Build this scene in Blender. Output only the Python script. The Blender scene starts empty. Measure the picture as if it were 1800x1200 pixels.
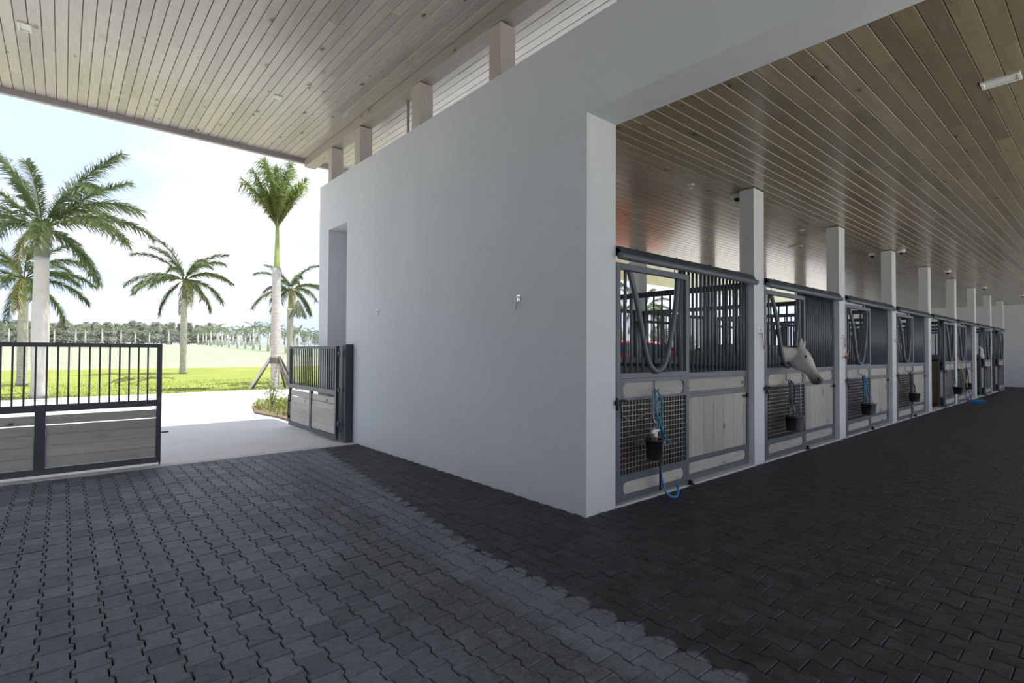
import bpy, bmesh, math, random
from mathutils import Vector, Matrix
random.seed(7)
S = bpy.context.scene
C = S.collection
PI = math.pi
# ------------------------------------------------------------------ camera, world, sun, exposure
yaw, pitch, roll = 0.7096, 0.0187, 0.0049
fw = Vector((math.sin(yaw)*math.cos(pitch), math.cos(yaw)*math.cos(pitch), math.sin(pitch)))
r0 = Vector((math.cos(yaw), -math.sin(yaw), 0)); u0 = r0.cross(fw)
rt = r0*math.cos(roll) + u0*math.sin(roll); up = -r0*math.sin(roll) + u0*math.cos(roll)
cam = bpy.data.cameras.new('camera'); camo = bpy.data.objects.new('camera', cam); C.objects.link(camo)
M4 = Matrix((rt, up, -fw)).transposed().to_4x4(); M4.translation = Vector((-3.6213, -3.1731, 1.5))
camo.matrix_world = M4
cam.lens = 918.82/1800*36; cam.sensor_width = 36; cam.clip_end = 1000; cam.clip_start = .05
S.camera = camo
S.view_settings.view_transform = 'Standard'; S.view_settings.look = 'None'
S.view_settings.gamma = 1; S.view_settings.use_curve_mapping = False
S.view_settings.exposure = 0.58
S.cycles.use_denoising = True
S.cycles.max_bounces = 10; S.cycles.diffuse_bounces = 6; S.cycles.glossy_bounces = 4
S.cycles.sample_clamp_indirect = 6.0

SUN_E = 5.2
sl = bpy.data.lights.new('sun', 'SUN'); sl.energy = SUN_E; sl.angle = math.radians(.6); sl.color = (1, .96, .88)
so = bpy.data.objects.new('sun', sl); C.objects.link(so)
so.rotation_euler = Vector((-.36, .255, -1)).to_track_quat('-Z', 'Y').to_euler()
so.location = (10, -10, 30)

W = bpy.data.worlds.new('sky'); S.world = W; W.use_nodes = True
nt = W.node_tree; nt.nodes.clear()
def wn(t, **k):
    n = nt.nodes.new(t)
    for a, b in k.items(): setattr(n, a, b)
    return n
tc = wn('ShaderNodeTexCoord'); mp = wn('ShaderNodeMapping'); mp.inputs['Scale'].default_value = (1.2, 1.2, 3.2); mp.inputs['Rotation'].default_value = (.1, .25, .6)
nz = wn('ShaderNodeTexNoise'); nz.inputs['Scale'].default_value = 1.9; nz.inputs['Detail'].default_value = 7; nz.inputs['Roughness'].default_value = .55
cr = wn('ShaderNodeValToRGB'); cr.color_ramp.elements[0].position = .42; cr.color_ramp.elements[1].position = .66
mx = wn('ShaderNodeMix', data_type='RGBA'); mx.inputs[6].default_value = (.60, .71, .97, 1); mx.inputs[7].default_value = (1.0, 1.0, 1.02, 1)
bg = wn('ShaderNodeBackground'); bg.inputs['Strength'].default_value = .95; ow = wn('ShaderNodeOutputWorld')
nt.links.new(tc.outputs['Generated'], mp.inputs['Vector']); nt.links.new(mp.outputs[0], nz.inputs['Vector']); nt.links.new(nz.outputs[0], cr.inputs[0])
nt.links.new(cr.outputs[0], mx.inputs[0]); nt.links.new(mx.outputs[2], bg.inputs[0]); nt.links.new(bg.outputs[0], ow.inputs[0])

# ------------------------------------------------------------------ materials
class N:
    """tiny node helper"""
    def __init__(s, name):
        s.m = bpy.data.materials.new(name); s.m.use_nodes = True; s.t = s.m.node_tree
        s.p = s.t.nodes['Principled BSDF']
    def n(s, t, ins=None, **k):
        x = s.t.nodes.new(t)
        for a, b in k.items(): setattr(x, a, b)
        for a, b in (ins or {}).items(): s.put(x.inputs[a], b)
        return x
    def put(s, sock, v):
        if hasattr(v, 'is_output'): s.t.links.new(v, sock)
        elif hasattr(v, 'outputs'): s.t.links.new(v.outputs[0], sock)
        else: sock.default_value = v
    def math(s, op, a, b=0.0, c=None):
        x = s.t.nodes.new('ShaderNodeMath'); x.operation = op
        s.put(x.inputs[0], a); s.put(x.inputs[1], b)
        if c is not None: s.put(x.inputs[2], c)
        return x.outputs[0]
    def mix(s, f, a, b, bt='MIX'):
        x = s.t.nodes.new('ShaderNodeMix'); x.data_type = 'RGBA'; x.blend_type = bt
        s.put(x.inputs[0], f)
        for i, v in ((6, a), (7, b)):
            if isinstance(v, tuple) and len(v) == 3: v = v + (1,)
            s.put(x.inputs[i], v)
        return x.outputs[2]
    def ramp(s, f, a, b):
        x = s.t.nodes.new('ShaderNodeMapRange'); s.put(x.inputs[0], f); x.inputs[1].default_value = a; x.inputs[2].default_value = b; x.clamp = True
        return x.outputs[0]
    def pos(s): return s.n('ShaderNodeNewGeometry').outputs['Position']
    def obj(s): return s.n('ShaderNodeTexCoord').outputs['Object']
    def noise(s, v, sc, det=4, ro=.5, dist=0):
        return s.n('ShaderNodeTexNoise', {'Vector': v, 'Scale': sc, 'Detail': det, 'Roughness': ro, 'Distortion': dist}).outputs[0]
    def mapv(s, v, sc=(1, 1, 1), loc=(0, 0, 0)):
        return s.n('ShaderNodeMapping', {'Vector': v, 'Scale': sc, 'Location': loc}).outputs[0]
    def bump(s, h, st=.2, d=.01):
        b = s.n('ShaderNodeBump', {'Strength': st, 'Distance': d, 'Height': h}); s.put(s.p.inputs['Normal'], b.outputs[0])
    def out(s, col, rough=.5, metal=0., spec=.5, coat=0.):
        if isinstance(col, tuple) and len(col) == 3: col = col + (1,)
        s.put(s.p.inputs['Base Color'], col); s.put(s.p.inputs['Roughness'], rough); s.put(s.p.inputs['Metallic'], metal)
        s.p.inputs['Specular IOR Level'].default_value = spec
        if coat: s.p.inputs['Coat Weight'].default_value = coat; s.p.inputs['Coat Roughness'].default_value = .14
        return s.m

def simple(name, col, rough=.5, metal=0., spec=.5, var=.08, sc=20):
    q = N(name); f = q.noise(q.obj(), sc)
    a = tuple(c*(1-var) for c in col); b = tuple(min(1, c*(1+var)) for c in col)
    q.bump(f, .08, .004)
    return q.out(q.mix(f, a, b), rough, metal, spec)

def wall_mat():
    q = N('stucco_paint'); P = q.pos()
    f = q.noise(P, .7, 5, .6); g = q.noise(P, 3.2, 5, .6)
    c = q.mix(q.ramp(f, .3, .7), (.64, .668, .70), (.695, .718, .748))
    c = q.mix(q.math('MULTIPLY', q.ramp(g, .55, .8), .12), c, (.46, .46, .46))
    z = q.n('ShaderNodeSeparateXYZ', {0: P}).outputs[2]
    low = q.math('MULTIPLY', q.ramp(z, .35, 0.0), q.math('MULTIPLY', q.noise(P, 9, 4), .35))
    c = q.mix(low, c, (.35, .33, .30))
    q.bump(q.noise(P, 60, 4), .12, .004)
    return q.out(c, .75, spec=.25)
WALL = wall_mat()

def wood(name, axis, c1, c2, kn, rough=.35, coat=0., knots=.5, tone=.25, gr=1.0, local=False, dens=1.0):
    """axis = direction of the grain"""
    q = N(name); P = q.obj() if local else q.pos()
    rnd = q.n('ShaderNodeObjectInfo').outputs['Random']
    at = q.n('ShaderNodeAttribute', attribute_name='tone').outputs['Fac']
    r = q.math('FRACT', q.math('ADD', q.math('MULTIPLY', rnd, 7.31), at))
    off = q.n('ShaderNodeCombineXYZ', {0: q.math('MULTIPLY', r, 37.), 1: q.math('MULTIPLY', r, 91.), 2: q.math('MULTIPLY', r, 53.)}).outputs[0]
    PP = q.n('ShaderNodeVectorMath', {0: P, 1: off}, operation='ADD').outputs[0]
    sc = [9., 9., 9.]; sc['xyz'.index(axis)] = .9
    V = q.mapv(PP, tuple(sc))
    g = q.noise(V, 1.6*gr, 6, .62, 1.2)
    fine = q.noise(q.mapv(PP, tuple(x*(6 if x > 2 else 2.5) for x in sc)), 1.0, 3)
    f = q.math('ADD', q.math('MULTIPLY', q.ramp(g, .28, .72), .75), q.math('MULTIPLY', fine, .25))
    c = q.mix(f, c1, c2)
    tn = q.math('ADD', 1-tone/2, q.math('MULTIPLY', r, tone))
    c = q.mix(1.0, c, q.n('ShaderNodeCombineXYZ', {0: tn, 1: tn, 2: tn}).outputs[0], 'MULTIPLY')
    ks = [7.5, 7.5, 7.5]; ks['xyz'.index(axis)] = 3.6
    kv = q.n('ShaderNodeTexVoronoi', {'Vector': q.mapv(PP, tuple(k*dens for k in ks)), 'Scale': 1.0})
    dist = q.math('ADD', kv.outputs['Distance'], q.math('MULTIPLY', q.noise(q.mapv(PP, (30, 30, 30)), 1.0, 2), .08))
    rc = q.n('ShaderNodeSeparateColor', {0: kv.outputs['Color']}).outputs[0]
    sz = q.math('MULTIPLY', q.ramp(rc, 1-knots, 1.0), .215)
    k = q.ramp(q.math('SUBTRACT', q.math('ADD', sz, .03), dist), 0.0, .03)
    halo = q.math('MULTIPLY', q.ramp(q.math('SUBTRACT', q.math('ADD', q.math('MULTIPLY', sz, 2.2), .04), dist), 0.0, .2), .22)
    c = q.mix(halo, c, kn); c = q.mix(q.math('MULTIPLY', k, .9), c, tuple(x*.35 for x in kn))
    q.bump(g, .12, .003)
    return q.out(c, q.math('ADD', rough, q.math('MULTIPLY', fine, .1)), coat=coat)
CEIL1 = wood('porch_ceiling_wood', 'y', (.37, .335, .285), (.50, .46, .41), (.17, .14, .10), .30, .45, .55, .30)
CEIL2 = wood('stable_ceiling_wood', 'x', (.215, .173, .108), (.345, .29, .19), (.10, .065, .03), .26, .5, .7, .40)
BEAMW = wood('beam_wood', 'y', (.30, .265, .225), (.39, .35, .30), (.2, .15, .1), .4, .2, .15, .1)
POSTW = wood('post_wood', 'z', (.46, .40, .34), (.56, .50, .44), (.2, .15, .1), .45, 0, .1, .1)
PLV = wood('stall_plank_vertical', 'z', (.34, .315, .28), (.49, .46, .42), (.16, .12, .08), .6, 0, .45, .22, 1.2)
PLH = wood('stall_plank_horizontal', 'x', (.35, .325, .29), (.51, .48, .44), (.18, .14, .1), .6, 0, .3, .2, 1.2)
PLHL = wood('gate_plank_wood', 'x', (.40, .37, .32), (.56, .53, .48), (.16, .12, .08), .6, 0, .4, .22, 1.2, local=True)
PLY = wood('partition_plank', 'y', (.27, .25, .225), (.39, .365, .335), (.14, .1, .07), .6, 0, .3, .25, 1.2)

def metal_paint(name, col):
    q = N(name); P = q.pos(); f = q.noise(P, 4, 5)
    c = q.mix(f, tuple(x*.85 for x in col), tuple(x*1.15 for x in col))
    z = q.n('ShaderNodeSeparateXYZ', {0: P}).outputs[2]
    c = q.mix(q.math('MULTIPLY', q.ramp(z, .25, 0.), q.math('MULTIPLY', q.noise(P, 12, 4), .5)), c, (.20, .18, .15))
    return q.out(c, .38, .0, .5)
STEEL = metal_paint('powder_coated_steel', (.105, .126, .150))
STEELD = metal_paint('dark_steel', (.045, .055, .07))
WIRE = simple('galvanised_wire', (.30, .31, .31), .4, .7, var=.2)
CHROME = simple('chrome', (.75, .76, .78), .18, 1., var=.02)
BLACKM = simple('black_iron', (.02, .02, .022), .45, .3)
PLAST = simple('black_plastic', (.018, .018, .02), .45)
GREYP = simple('grey_plastic', (.16, .165, .18), .4)
WHITE = simple('white_plastic', (.75, .75, .74), .4, var=.03)
LENSM = simple('smoked_dome', (.02, .02, .025), .08)
LIGHTD = simple('light_diffuser', (.78, .79, .74), .3, var=.03)
BLUE = simple('blue_rope', (.03, .22, .36), .7, var=.25, sc=60)
BLUEB = simple('bright_blue_plastic', (.03, .22, .62), .4)
NAVY = simple('navy_webbing', (.03, .06, .12), .7)
TEAL = simple('teal_webbing', (.02, .17, .20), .7)
OLIVE = simple('dark_olive_webbing', (.07, .085, .07), .7)
GREYW = simple('grey_webbing', (.22, .24, .27), .7, var=.2)
BLACKL = simple('black_leather', (.012, .011, .011), .5)
BROWNL = simple('brown_leather', (.06, .035, .02), .5)
PINK = simple('pink_rope', (.62, .25, .27), .8, var=.3, sc=60)
REDP = simple('red_plastic', (.5, .03, .02), .4)
BRASS = simple('brass', (.6, .45, .15), .3, .9)
HANDLE = wood('broom_handle_wood', 'z', (.55, .36, .16), (.66, .46, .22), (.3, .18, .08), .5, 0, .05, .1)
CARRED = simple('red_car_paint', (.60, .018, .02), .22, .0, .6, var=.03)
GLASSM = simple('car_glass', (.05, .09, .14), .06)
TYRE = simple('tyre_rubber', (.02, .02, .02), .8)
STUFFY = simple('white_felt', (.62, .62, .60), .9)

PX, PY = .137, .1885
def paver_mat():
    q = N('rubber_paver'); P = q.pos()
    s3 = q.n('ShaderNodeSeparateXYZ', {0: P}); X, Y = s3.outputs[0], s3.outputs[1]
    col = q.math('FLOOR', q.math('DIVIDE', X, PX)); par = q.math('MULTIPLY', q.math('MODULO', q.math('ABSOLUTE', col), 2.0), .5)
    row = q.math('FLOOR', q.math('ADD', q.math('DIVIDE', Y, PY), par))
    cell = q.n('ShaderNodeCombineXYZ', {0: col, 1: row, 2: 0.0}).outputs[0]
    rnd = q.n('ShaderNodeTexWhiteNoise', {'Vector': cell}, noise_dimensions='3D').outputs['Value']
    n1 = q.noise(P, 1.1, 5, .6); n2 = q.noise(P, 7, 6, .65); n3 = q.noise(P, 40, 4, .6)
    # worn, dry, paler side and the damp darker side: a stain with scalloped tread prints along its edge
    xe = q.math('ADD', X, q.math('MULTIPLY', q.math('MAXIMUM', Y, 0.0), -.13))
    ph = q.math('ABSOLUTE', q.math('SINE', q.math('MULTIPLY', Y, PI/.19)))
    sc = q.math('ADD', -1.30, q.math('MULTIPLY', q.math('POWER', ph, .5), .11))
    sc = q.math('ADD', sc, q.math('MULTIPLY', q.math('SUBTRACT', n2, .5), .08))
    dry = q.ramp(q.math('SUBTRACT', sc, xe), -.012, .012)
    strip = q.math('MULTIPLY', q.ramp(xe, -1.62, -1.56), .5)       # clean pale band beside the edge
    mud = q.math('MULTIPLY', q.ramp(xe, -2.25, -1.95), q.ramp(xe, -1.56, -1.66))
    far = q.ramp(X, -4.6, -2.2)
    light = q.mix(rnd, (.092, .105, .125), (.195, .214, .245))
    light = q.mix(strip, light, (.175, .188, .215))
    hexv = q.n('ShaderNodeTexVoronoi', {'Vector': P, 'Scale': 11.0}, feature='DISTANCE_TO_EDGE').outputs[0]
    light = q.mix(q.math('MULTIPLY', mud, .62), light, q.mix(q.ramp(hexv, .05, .0), (.060, .063, .072), (.125, .130, .145)))
    light = q.mix(q.math('MULTIPLY', q.ramp(n1, .45, .75), .5), light, (.058, .064, .076))
    dark = q.mix(rnd, (.020, .020, .022), (.034, .034, .037))
    dark = q.mix(q.math('MULTIPLY', q.ramp(n2, .46, .7), .75), dark, (.070, .073, .080))
    lx = q.math('ADD', X, q.math('MULTIPLY', Y, .02))
    trk = q.math('ADD', q.ramp(q.math('ABSOLUTE', q.math('ADD', lx, 3.02)), .022, .008), q.math('MULTIPLY', q.ramp(q.math('ABSOLUTE', q.math('ADD', lx, 3.32)), .05, .02), .5))
    light = q.mix(q.math('MULTIPLY', trk, .22), light, (.26, .27, .29))
    n4 = q.noise(q.mapv(P, (16, 30, 20)), 1.0, 6, .7, 1.5)
    light = q.mix(q.math('MULTIPLY', q.ramp(n4, .42, .68), .45), light, (.045, .049, .058))
    light = q.mix(q.math('MULTIPLY', q.ramp(n4, .56, .40), .22), light, (.21, .225, .25))
    dark = q.mix(q.math('MULTIPLY', q.ramp(n4, .46, .36), .4), dark, (.085, .087, .094))
    c = q.mix(dry, dark, light)
    c = q.mix(q.math('MULTIPLY', q.ramp(n3, .52, .8), .25), c, (.14, .145, .15))
    # hoof scuffs and grit
    ring = q.n('ShaderNodeTexVoronoi', {'Vector': P, 'Scale': 2.1}); rd = q.math('ABSOLUTE', q.math('SUBTRACT', q.math('ADD', ring.outputs['Distance'], q.math('MULTIPLY', n2, .05)), .20))
    arc = q.math('MULTIPLY', q.ramp(rd, .012, .0), q.ramp(q.noise(P, 5, 2), .52, .62))
    c = q.mix(q.math('MULTIPLY', arc, .5), c, (.26, .26, .26))
    sp = q.n('ShaderNodeTexVoronoi', {'Vector': P, 'Scale': 9.0}); spr = q.n('ShaderNodeSeparateColor', {0: sp.outputs['Color']}).outputs[0]
    spk = q.math('MULTIPLY', q.ramp(sp.outputs['Distance'], .035, .02), q.ramp(spr, .93, .935))
    c = q.mix(spk, c, (.42, .40, .36))
    q.bump(q.math('ADD', n2, q.math('MULTIPLY', n3, .6)), .25, .006)
    return q.out(c, q.math('ADD', .52, q.math('MULTIPLY', n2, .25)), spec=.42)
PAVER = paver_mat()
JOINT = simple('joint_sand', (.012, .012, .013), .9, spec=.1)

def concrete(name, a, b):
    q = N(name); P = q.pos(); f = q.noise(P, .6, 6, .6); g = q.noise(P, 8, 5, .6)
    c = q.mix(q.ramp(f, .3, .7), a, b); c = q.mix(q.math('MULTIPLY', q.ramp(g, .55, .8), .25), c, tuple(x*.7 for x in a))
    q.bump(g, .1, .004); return q.out(c, .8, spec=.3)
CONC = concrete('drive_concrete', (.60, .585, .555), (.69, .672, .64))
CURB = concrete('threshold_concrete', (.50, .49, .48), (.6, .59, .58))
def grass_mat():
    q = N('lawn'); P = q.pos(); s3 = q.n('ShaderNodeSeparateXYZ', {0: P}); Y = s3.outputs[1]
    f = q.noise(P, .35, 6, .6); g = q.noise(P, 6, 5, .7)
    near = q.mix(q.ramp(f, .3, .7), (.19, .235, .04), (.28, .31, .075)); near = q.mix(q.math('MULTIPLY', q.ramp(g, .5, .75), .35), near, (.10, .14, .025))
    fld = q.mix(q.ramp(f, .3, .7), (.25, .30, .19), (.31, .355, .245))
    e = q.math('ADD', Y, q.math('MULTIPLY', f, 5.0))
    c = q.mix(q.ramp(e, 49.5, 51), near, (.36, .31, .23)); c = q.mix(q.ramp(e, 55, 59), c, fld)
    q.bump(g, .5, .03); return q.out(c, .9, spec=.15)
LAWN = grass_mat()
BLADE = simple('grass_blade', (.21, .26, .045), .7, var=.3)
MULCH = simple('mulch', (.16, .11, .075), .9, var=.35)
def leaf_mat(name, a, b, tr=.25):
    q = N(name); rnd = q.n('ShaderNodeObjectInfo').outputs['Random']; f = q.noise(q.pos(), 2.2, 4)
    c = q.mix(q.ramp(f, .3, .7), a, b); c = q.mix(q.math('MULTIPLY', rnd, .35), c, tuple(x*.55 for x in a))
    q.out(c, .42, spec=.5)
    t = q.n('ShaderNodeBsdfTranslucent', {'Color': c}); ms = q.n('ShaderNodeMixShader', {0: tr, 1: q.p.outputs[0], 2: t.outputs[0]})
    q.put(q.t.nodes['Material Output'].inputs[0], ms.outputs[0]); return q.m
FROND = leaf_mat('palm_frond', (.075, .12, .045), (.19, .235, .095))
FRONDY = leaf_mat('dry_frond', (.24, .25, .09), (.40, .36, .18))
FROND2 = leaf_mat('yellowish_frond', (.13, .20, .035), (.26, .34, .08), .35)
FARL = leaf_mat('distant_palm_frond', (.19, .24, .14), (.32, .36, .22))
PINE = leaf_mat('hazed_tree_foliage', (.40, .43, .375), (.52, .55, .49), .5)  # distance haze put into the leaf colour, far paler than real foliage
SHRUB = leaf_mat('shrub_leaf', (.12, .20, .03), (.28, .36, .08), .3)
def bark(name, a, b):
    q = N(name); P = q.obj(); z = q.n('ShaderNodeSeparateXYZ', {0: P}).outputs[2]
    ringz = q.math('ABSOLUTE', q.math('SINE', q.math('ADD', q.math('MULTIPLY', z, 24.), q.math('MULTIPLY', q.noise(P, 3, 3), 4.0))))
    f = q.noise(P, 5, 6, .7); c = q.mix(q.ramp(f, .3, .7), a, b); c = q.mix(q.math('MULTIPLY', q.ramp(ringz, .15, 0.), .3), c, tuple(x*.45 for x in a))
    low = q.math('MULTIPLY', q.ramp(z, 3.2, .6), q.ramp(q.noise(q.mapv(P, (3, 3, 9)), 3, 5, .7), .46, .6))
    c = q.mix(q.math('MULTIPLY', low, .55), c, (.17, .145, .12))
    q.bump(ringz, .25, .01); return q.out(c, .85, spec=.2)
BARK = bark('palm_bark', (.40, .375, .34), (.58, .56, .52))
BARKC = simple('clean_palm_bark', (.50, .48, .44), .85, spec=.2, var=.15, sc=4)
SHAFT = simple('crownshaft', (.27, .34, .09), .5, var=.25, sc=3)
SHAFTG = simple('dull_crownshaft', (.15, .17, .11), .5, var=.3, sc=3)
TIMBER = simple('weathered_stake', (.13, .11, .10), .8, var=.25)
TIMBERW = simple('whitewashed_stake', (.5, .48, .45), .8, var=.1)
EYEM = simple('eye', (.008, .006, .005), .08)
FASC = simple('fascia_paint', (.36, .33, .33), .5, var=.05)

# ------------------------------------------------------------------ mesh helpers
class MB:
    def __init__(s): s.v = []; s.f = []; s.sm = []; s.tn = []; s.tone = 0.
    def _add(s, vs, fs, smooth=False):
        b = len(s.v); s.v += [tuple(p) for p in vs]
        for f in fs: s.f.append(tuple(i+b for i in f)); s.sm.append(smooth); s.tn.append(s.tone)
        return s
    def box(s, x0, y0, z0, x1, y1, z1):
        return s._add([(x0, y0, z0), (x1, y0, z0), (x1, y1, z0), (x0, y1, z0), (x0, y0, z1), (x1, y0, z1), (x1, y1, z1), (x0, y1, z1)],
                      [(0, 3, 2, 1), (4, 5, 6, 7), (0, 1, 5, 4), (1, 2, 6, 5), (2, 3, 7, 6), (3, 0, 4, 7)])
    def beam(s, a, b, w, h):
        """rectangular bar from a to b"""
        a = Vector(a); b = Vector(b); d = (b-a).normalized()
        ref = Vector((0, 0, 1)) if abs(d.z) < .9 else Vector((1, 0, 0))
        x = d.cross(ref).normalized()*w/2; y = x.cross(d).normalized()*h/2
        vs = [a-x-y, a+x-y, a+x+y, a-x+y, b-x-y, b+x-y, b+x+y, b-x+y]
        return s._add(vs, [(0, 1, 2, 3), (7, 6, 5, 4), (0, 4, 5, 1), (1, 5, 6, 2), (2, 6, 7, 3), (3, 7, 4, 0)])
    def tube(s, pts, r, n=8, flat=None, cap=True, smooth=True, closed=False):
        pts = [Vector(p) for p in pts]; m = len(pts)
        rs = r if isinstance(r, (list, tuple)) else [r]*m
        up = None; vs = []
        for i in range(m):
            if closed: d = (pts[(i+1) % m]-pts[i-1])
            else: d = pts[min(i+1, m-1)]-pts[max(i-1, 0)]
            if d.length < 1e-9: d = Vector((0, 0, 1))
            d.normalize()
            if up is None:
                up = Vector((0, 1, 0)) if abs(d.y) < .9 else Vector((1, 0, 0))
            up = (up-d*up.dot(d)); up = up.normalized() if up.length > 1e-6 else d.orthogonal().normalized()
            sd = d.cross(up)
            for k in range(n):
                a = 2*PI*k/n; ru = rs[i]*(flat if flat else 1)
                vs.append(pts[i]+sd*math.cos(a)*rs[i]+up*math.sin(a)*ru)
        fs = []
        for i in range(m if closed else m-1):
            for k in range(n):
                a = i*n+k; b = i*n+(k+1) % n; j = (i+1) % m
                fs.append((a, b, j*n+(k+1) % n, j*n+k))
        if cap and not closed: fs.append(tuple(range(n-1, -1, -1))); fs.append(tuple((m-1)*n+k for k in range(n)))
        return s._add(vs, fs, smooth)
    def lathe(s, prof, c=(0, 0, 0), n=20, smooth=True, ax='z'):
        vs = []
        for r, z in prof:
            for k in range(n):
                a = 2*PI*k/n; p = (r*math.cos(a), r*math.sin(a), z)
                if ax == 'y': p = (p[0], p[2], p[1])
                vs.append((c[0]+p[0], c[1]+p[1], c[2]+p[2]))
        fs = [(i*n+k, i*n+(k+1) % n, (i+1)*n+(k+1) % n, (i+1)*n+k) for i in range(len(prof)-1) for k in range(n)]
        fs += [tuple(range(n-1, -1, -1)), tuple((len(prof)-1)*n+k for k in range(n))]
        return s._add(vs, fs, smooth)
    def prism(s, poly, y0, y1, ax='y'):
        """polygon in xz extruded along y"""
        n = len(poly)
        f = (lambda p, t: (p[0], t, p[1])) if ax == 'y' else (lambda p, t: (t, p[0], p[1])) if ax == 'x' else (lambda p, t: (p[0], p[1], t))
        vs = [f(p, y0) for p in poly]+[f(p, y1) for p in poly]
        return s._add(vs, [tuple(range(n)), tuple(range(2*n-1, n-1, -1))]+[(i, i+n, (i+1) % n+n, (i+1) % n) for i in range(n)])
    def mesh(s, name, mat):
        me = bpy.data.meshes.new(name); me.from_pydata(s.v, [], s.f)
        if any(s.sm): me.polygons.foreach_set('use_smooth', s.sm)
        if any(s.tn):
            a = me.attributes.new('tone', 'FLOAT', 'FACE'); a.data.foreach_set('value', s.tn)
        me.materials.append(mat); me.update()
        return me
    def build(s, name, mat, parent=None, loc=None, rz=0.):
        o = bpy.data.objects.new(name, s.mesh(name, mat)); C.objects.link(o)
        if parent: o.parent = parent
        if loc: o.location = loc
        if rz: o.rotation_euler[2] = rz
        fixn(o.data); return o
def fixn(me):
    bm = bmesh.new(); bm.from_mesh(me); bmesh.ops.recalc_face_normals(bm, faces=bm.faces); bm.to_mesh(me); bm.free()
def bevel(o, w=.004, seg=1):
    b = o.modifiers.new('bevel', 'BEVEL'); b.width = w; b.segments = seg; b.limit_method = 'ANGLE'; return o
def tag(o, label=None, cat=None, group=None, kind=None):
    if label: o['label'] = label
    if cat: o['category'] = cat
    if group: o['group'] = group
    if kind: o['kind'] = kind
    return o
def empty(name, loc=(0, 0, 0), rz=0.):
    o = bpy.data.objects.new(name, None); C.objects.link(o); o.location = loc; o.rotation_euler[2] = rz; o.empty_display_size = .1; return o
def inst(me, name, parent=None, loc=(0, 0, 0), rot=(0, 0, 0), sc=None):
    o = bpy.data.objects.new(name, me); C.objects.link(o); o.location = loc; o.rotation_euler = rot
    if parent: o.parent = parent
    if sc: o.scale = sc if isinstance(sc, tuple) else (sc,)*3
    return o
def copy_tree(o, parent=None):
    c = o.copy(); C.objects.link(c)
    if parent: c.parent = parent
    for ch in list(o.children): copy_tree(ch, c)
    return c
def bez(p0, p1, p2, p3, n=12):
    out = []; P = [Vector(p) for p in (p0, p1, p2, p3)]
    for i in range(n+1):
        t = i/n; out.append(P[0]*(1-t)**3+P[1]*3*t*(1-t)**2+P[2]*3*t*t*(1-t)+P[3]*t**3)
    return out
def smoothpts(pts, n=5):
    P = [Vector(p) for p in pts]; out = []
    for i in range(len(P)-1):
        a = P[max(i-1, 0)]; b = P[i]; c = P[i+1]; d = P[min(i+2, len(P)-1)]
        for k in range(n):
            t = k/n; out.append(.5*((2*b)+(-a+c)*t+(2*a-5*b+4*c-d)*t*t+(-a+3*b-3*c+d)*t**3))
    out.append(P[-1]); return out

# ------------------------------------------------------------------ dimensions
T = .4224; PITCH = 3.2281; PWD = .30; NST = 8; DEP = 4.15
HL = 3.70; HT = 4.56; LW = 6.60; ZP = 5.36
AIS = -4.3; XEND = 29.1; YG = 4.97; YROOF = 7.56; XB = -5.3

# ------------------------------------------------------------------ ground
def lawn():
    xs = [-160+8*i for i in range(46)]; ys = [-90+4*i for i in range(95)]
    v = []
    for y in ys:
        for x in xs:
            t = min(max((y-50)/80, 0), 1); v.append((x, y, -.03+2.6*(t*t*(3-2*t)*.35+t*.65)))
    n = len(xs); f = [(j*n+i, j*n+i+1, (j+1)*n+i+1, (j+1)*n+i) for j in range(len(ys)-1) for i in range(n-1)]
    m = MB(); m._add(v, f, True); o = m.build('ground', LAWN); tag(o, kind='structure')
lawn()
m = MB(); m.box(-60, YG, -.20, 60, 18.2, -.006)
o = m.build('pavement', CONC); tag(o, kind='structure')
m = MB(); m.box(-60, -24, -.20, 60, AIS-.2, -.006); m.box(-60, AIS-.2, -.2, -8.4, YG, -.006)
o = m.build('pavement', CONC); tag(o, kind='structure')  # unseen paving, widened so sunlit concrete bounces more light inside
o = bevel(MB().box(-5.2, YG-.14, -.1, -.0, YG+.02, .006).build('threshold', CURB), .004); tag(o, kind='structure')

# ------------------------------------------------------------------ floor with rubber pavers
fl = MB().box(-8.4, AIS-.2, -.15, XEND+.1, YG, -.012).build('floor', JOINT); tag(fl, kind='structure')
def outline(gap):
    hw = PX/2-gap*.72; hh = PY/2-gap/2; a = .0095
    # right side from bottom to top: flared ends, waisted middle
    q = PY*.25
    R = [(hw+a, -hh), (hw+a, -q-.010), (hw-a, -q+.010), (hw-a, q-.010), (hw+a, q+.010), (hw+a, hh)]
    return R+[(-x, y) for x, y in reversed(R)]
def paver_mesh(simple_=False):
    o = outline(.0045); i = [(x*(1-.0035/abs(x)), y*(1-.0035/abs(y))) for x, y in o]; n = len(o)
    vs = [(x, y, 0.) for x, y in i]+[(x, y, -.0035) for x, y in o]
    fs = [tuple(range(n))]+[(k, k+n, (k+1) % n+n, (k+1) % n) for k in range(n)]
    if not simple_:
        vs += [(x, y, -.03) for x, y in o]; fs += [(k+n, k+2*n, (k+1) % n+2*n, (k+1) % n+n) for k in range(n)]
    return vs, fs
pv, pf = paver_mesh(); pm = MB(); pm._add(pv, pf); PAVM = pm.mesh('paver', PAVER); fixn(PAVM)
sv, sf = paver_mesh(True)
cells = []
cp = Vector((-3.6213, -3.1731, 1.5))
c0 = int(math.floor(-8.4/PX))
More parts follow.
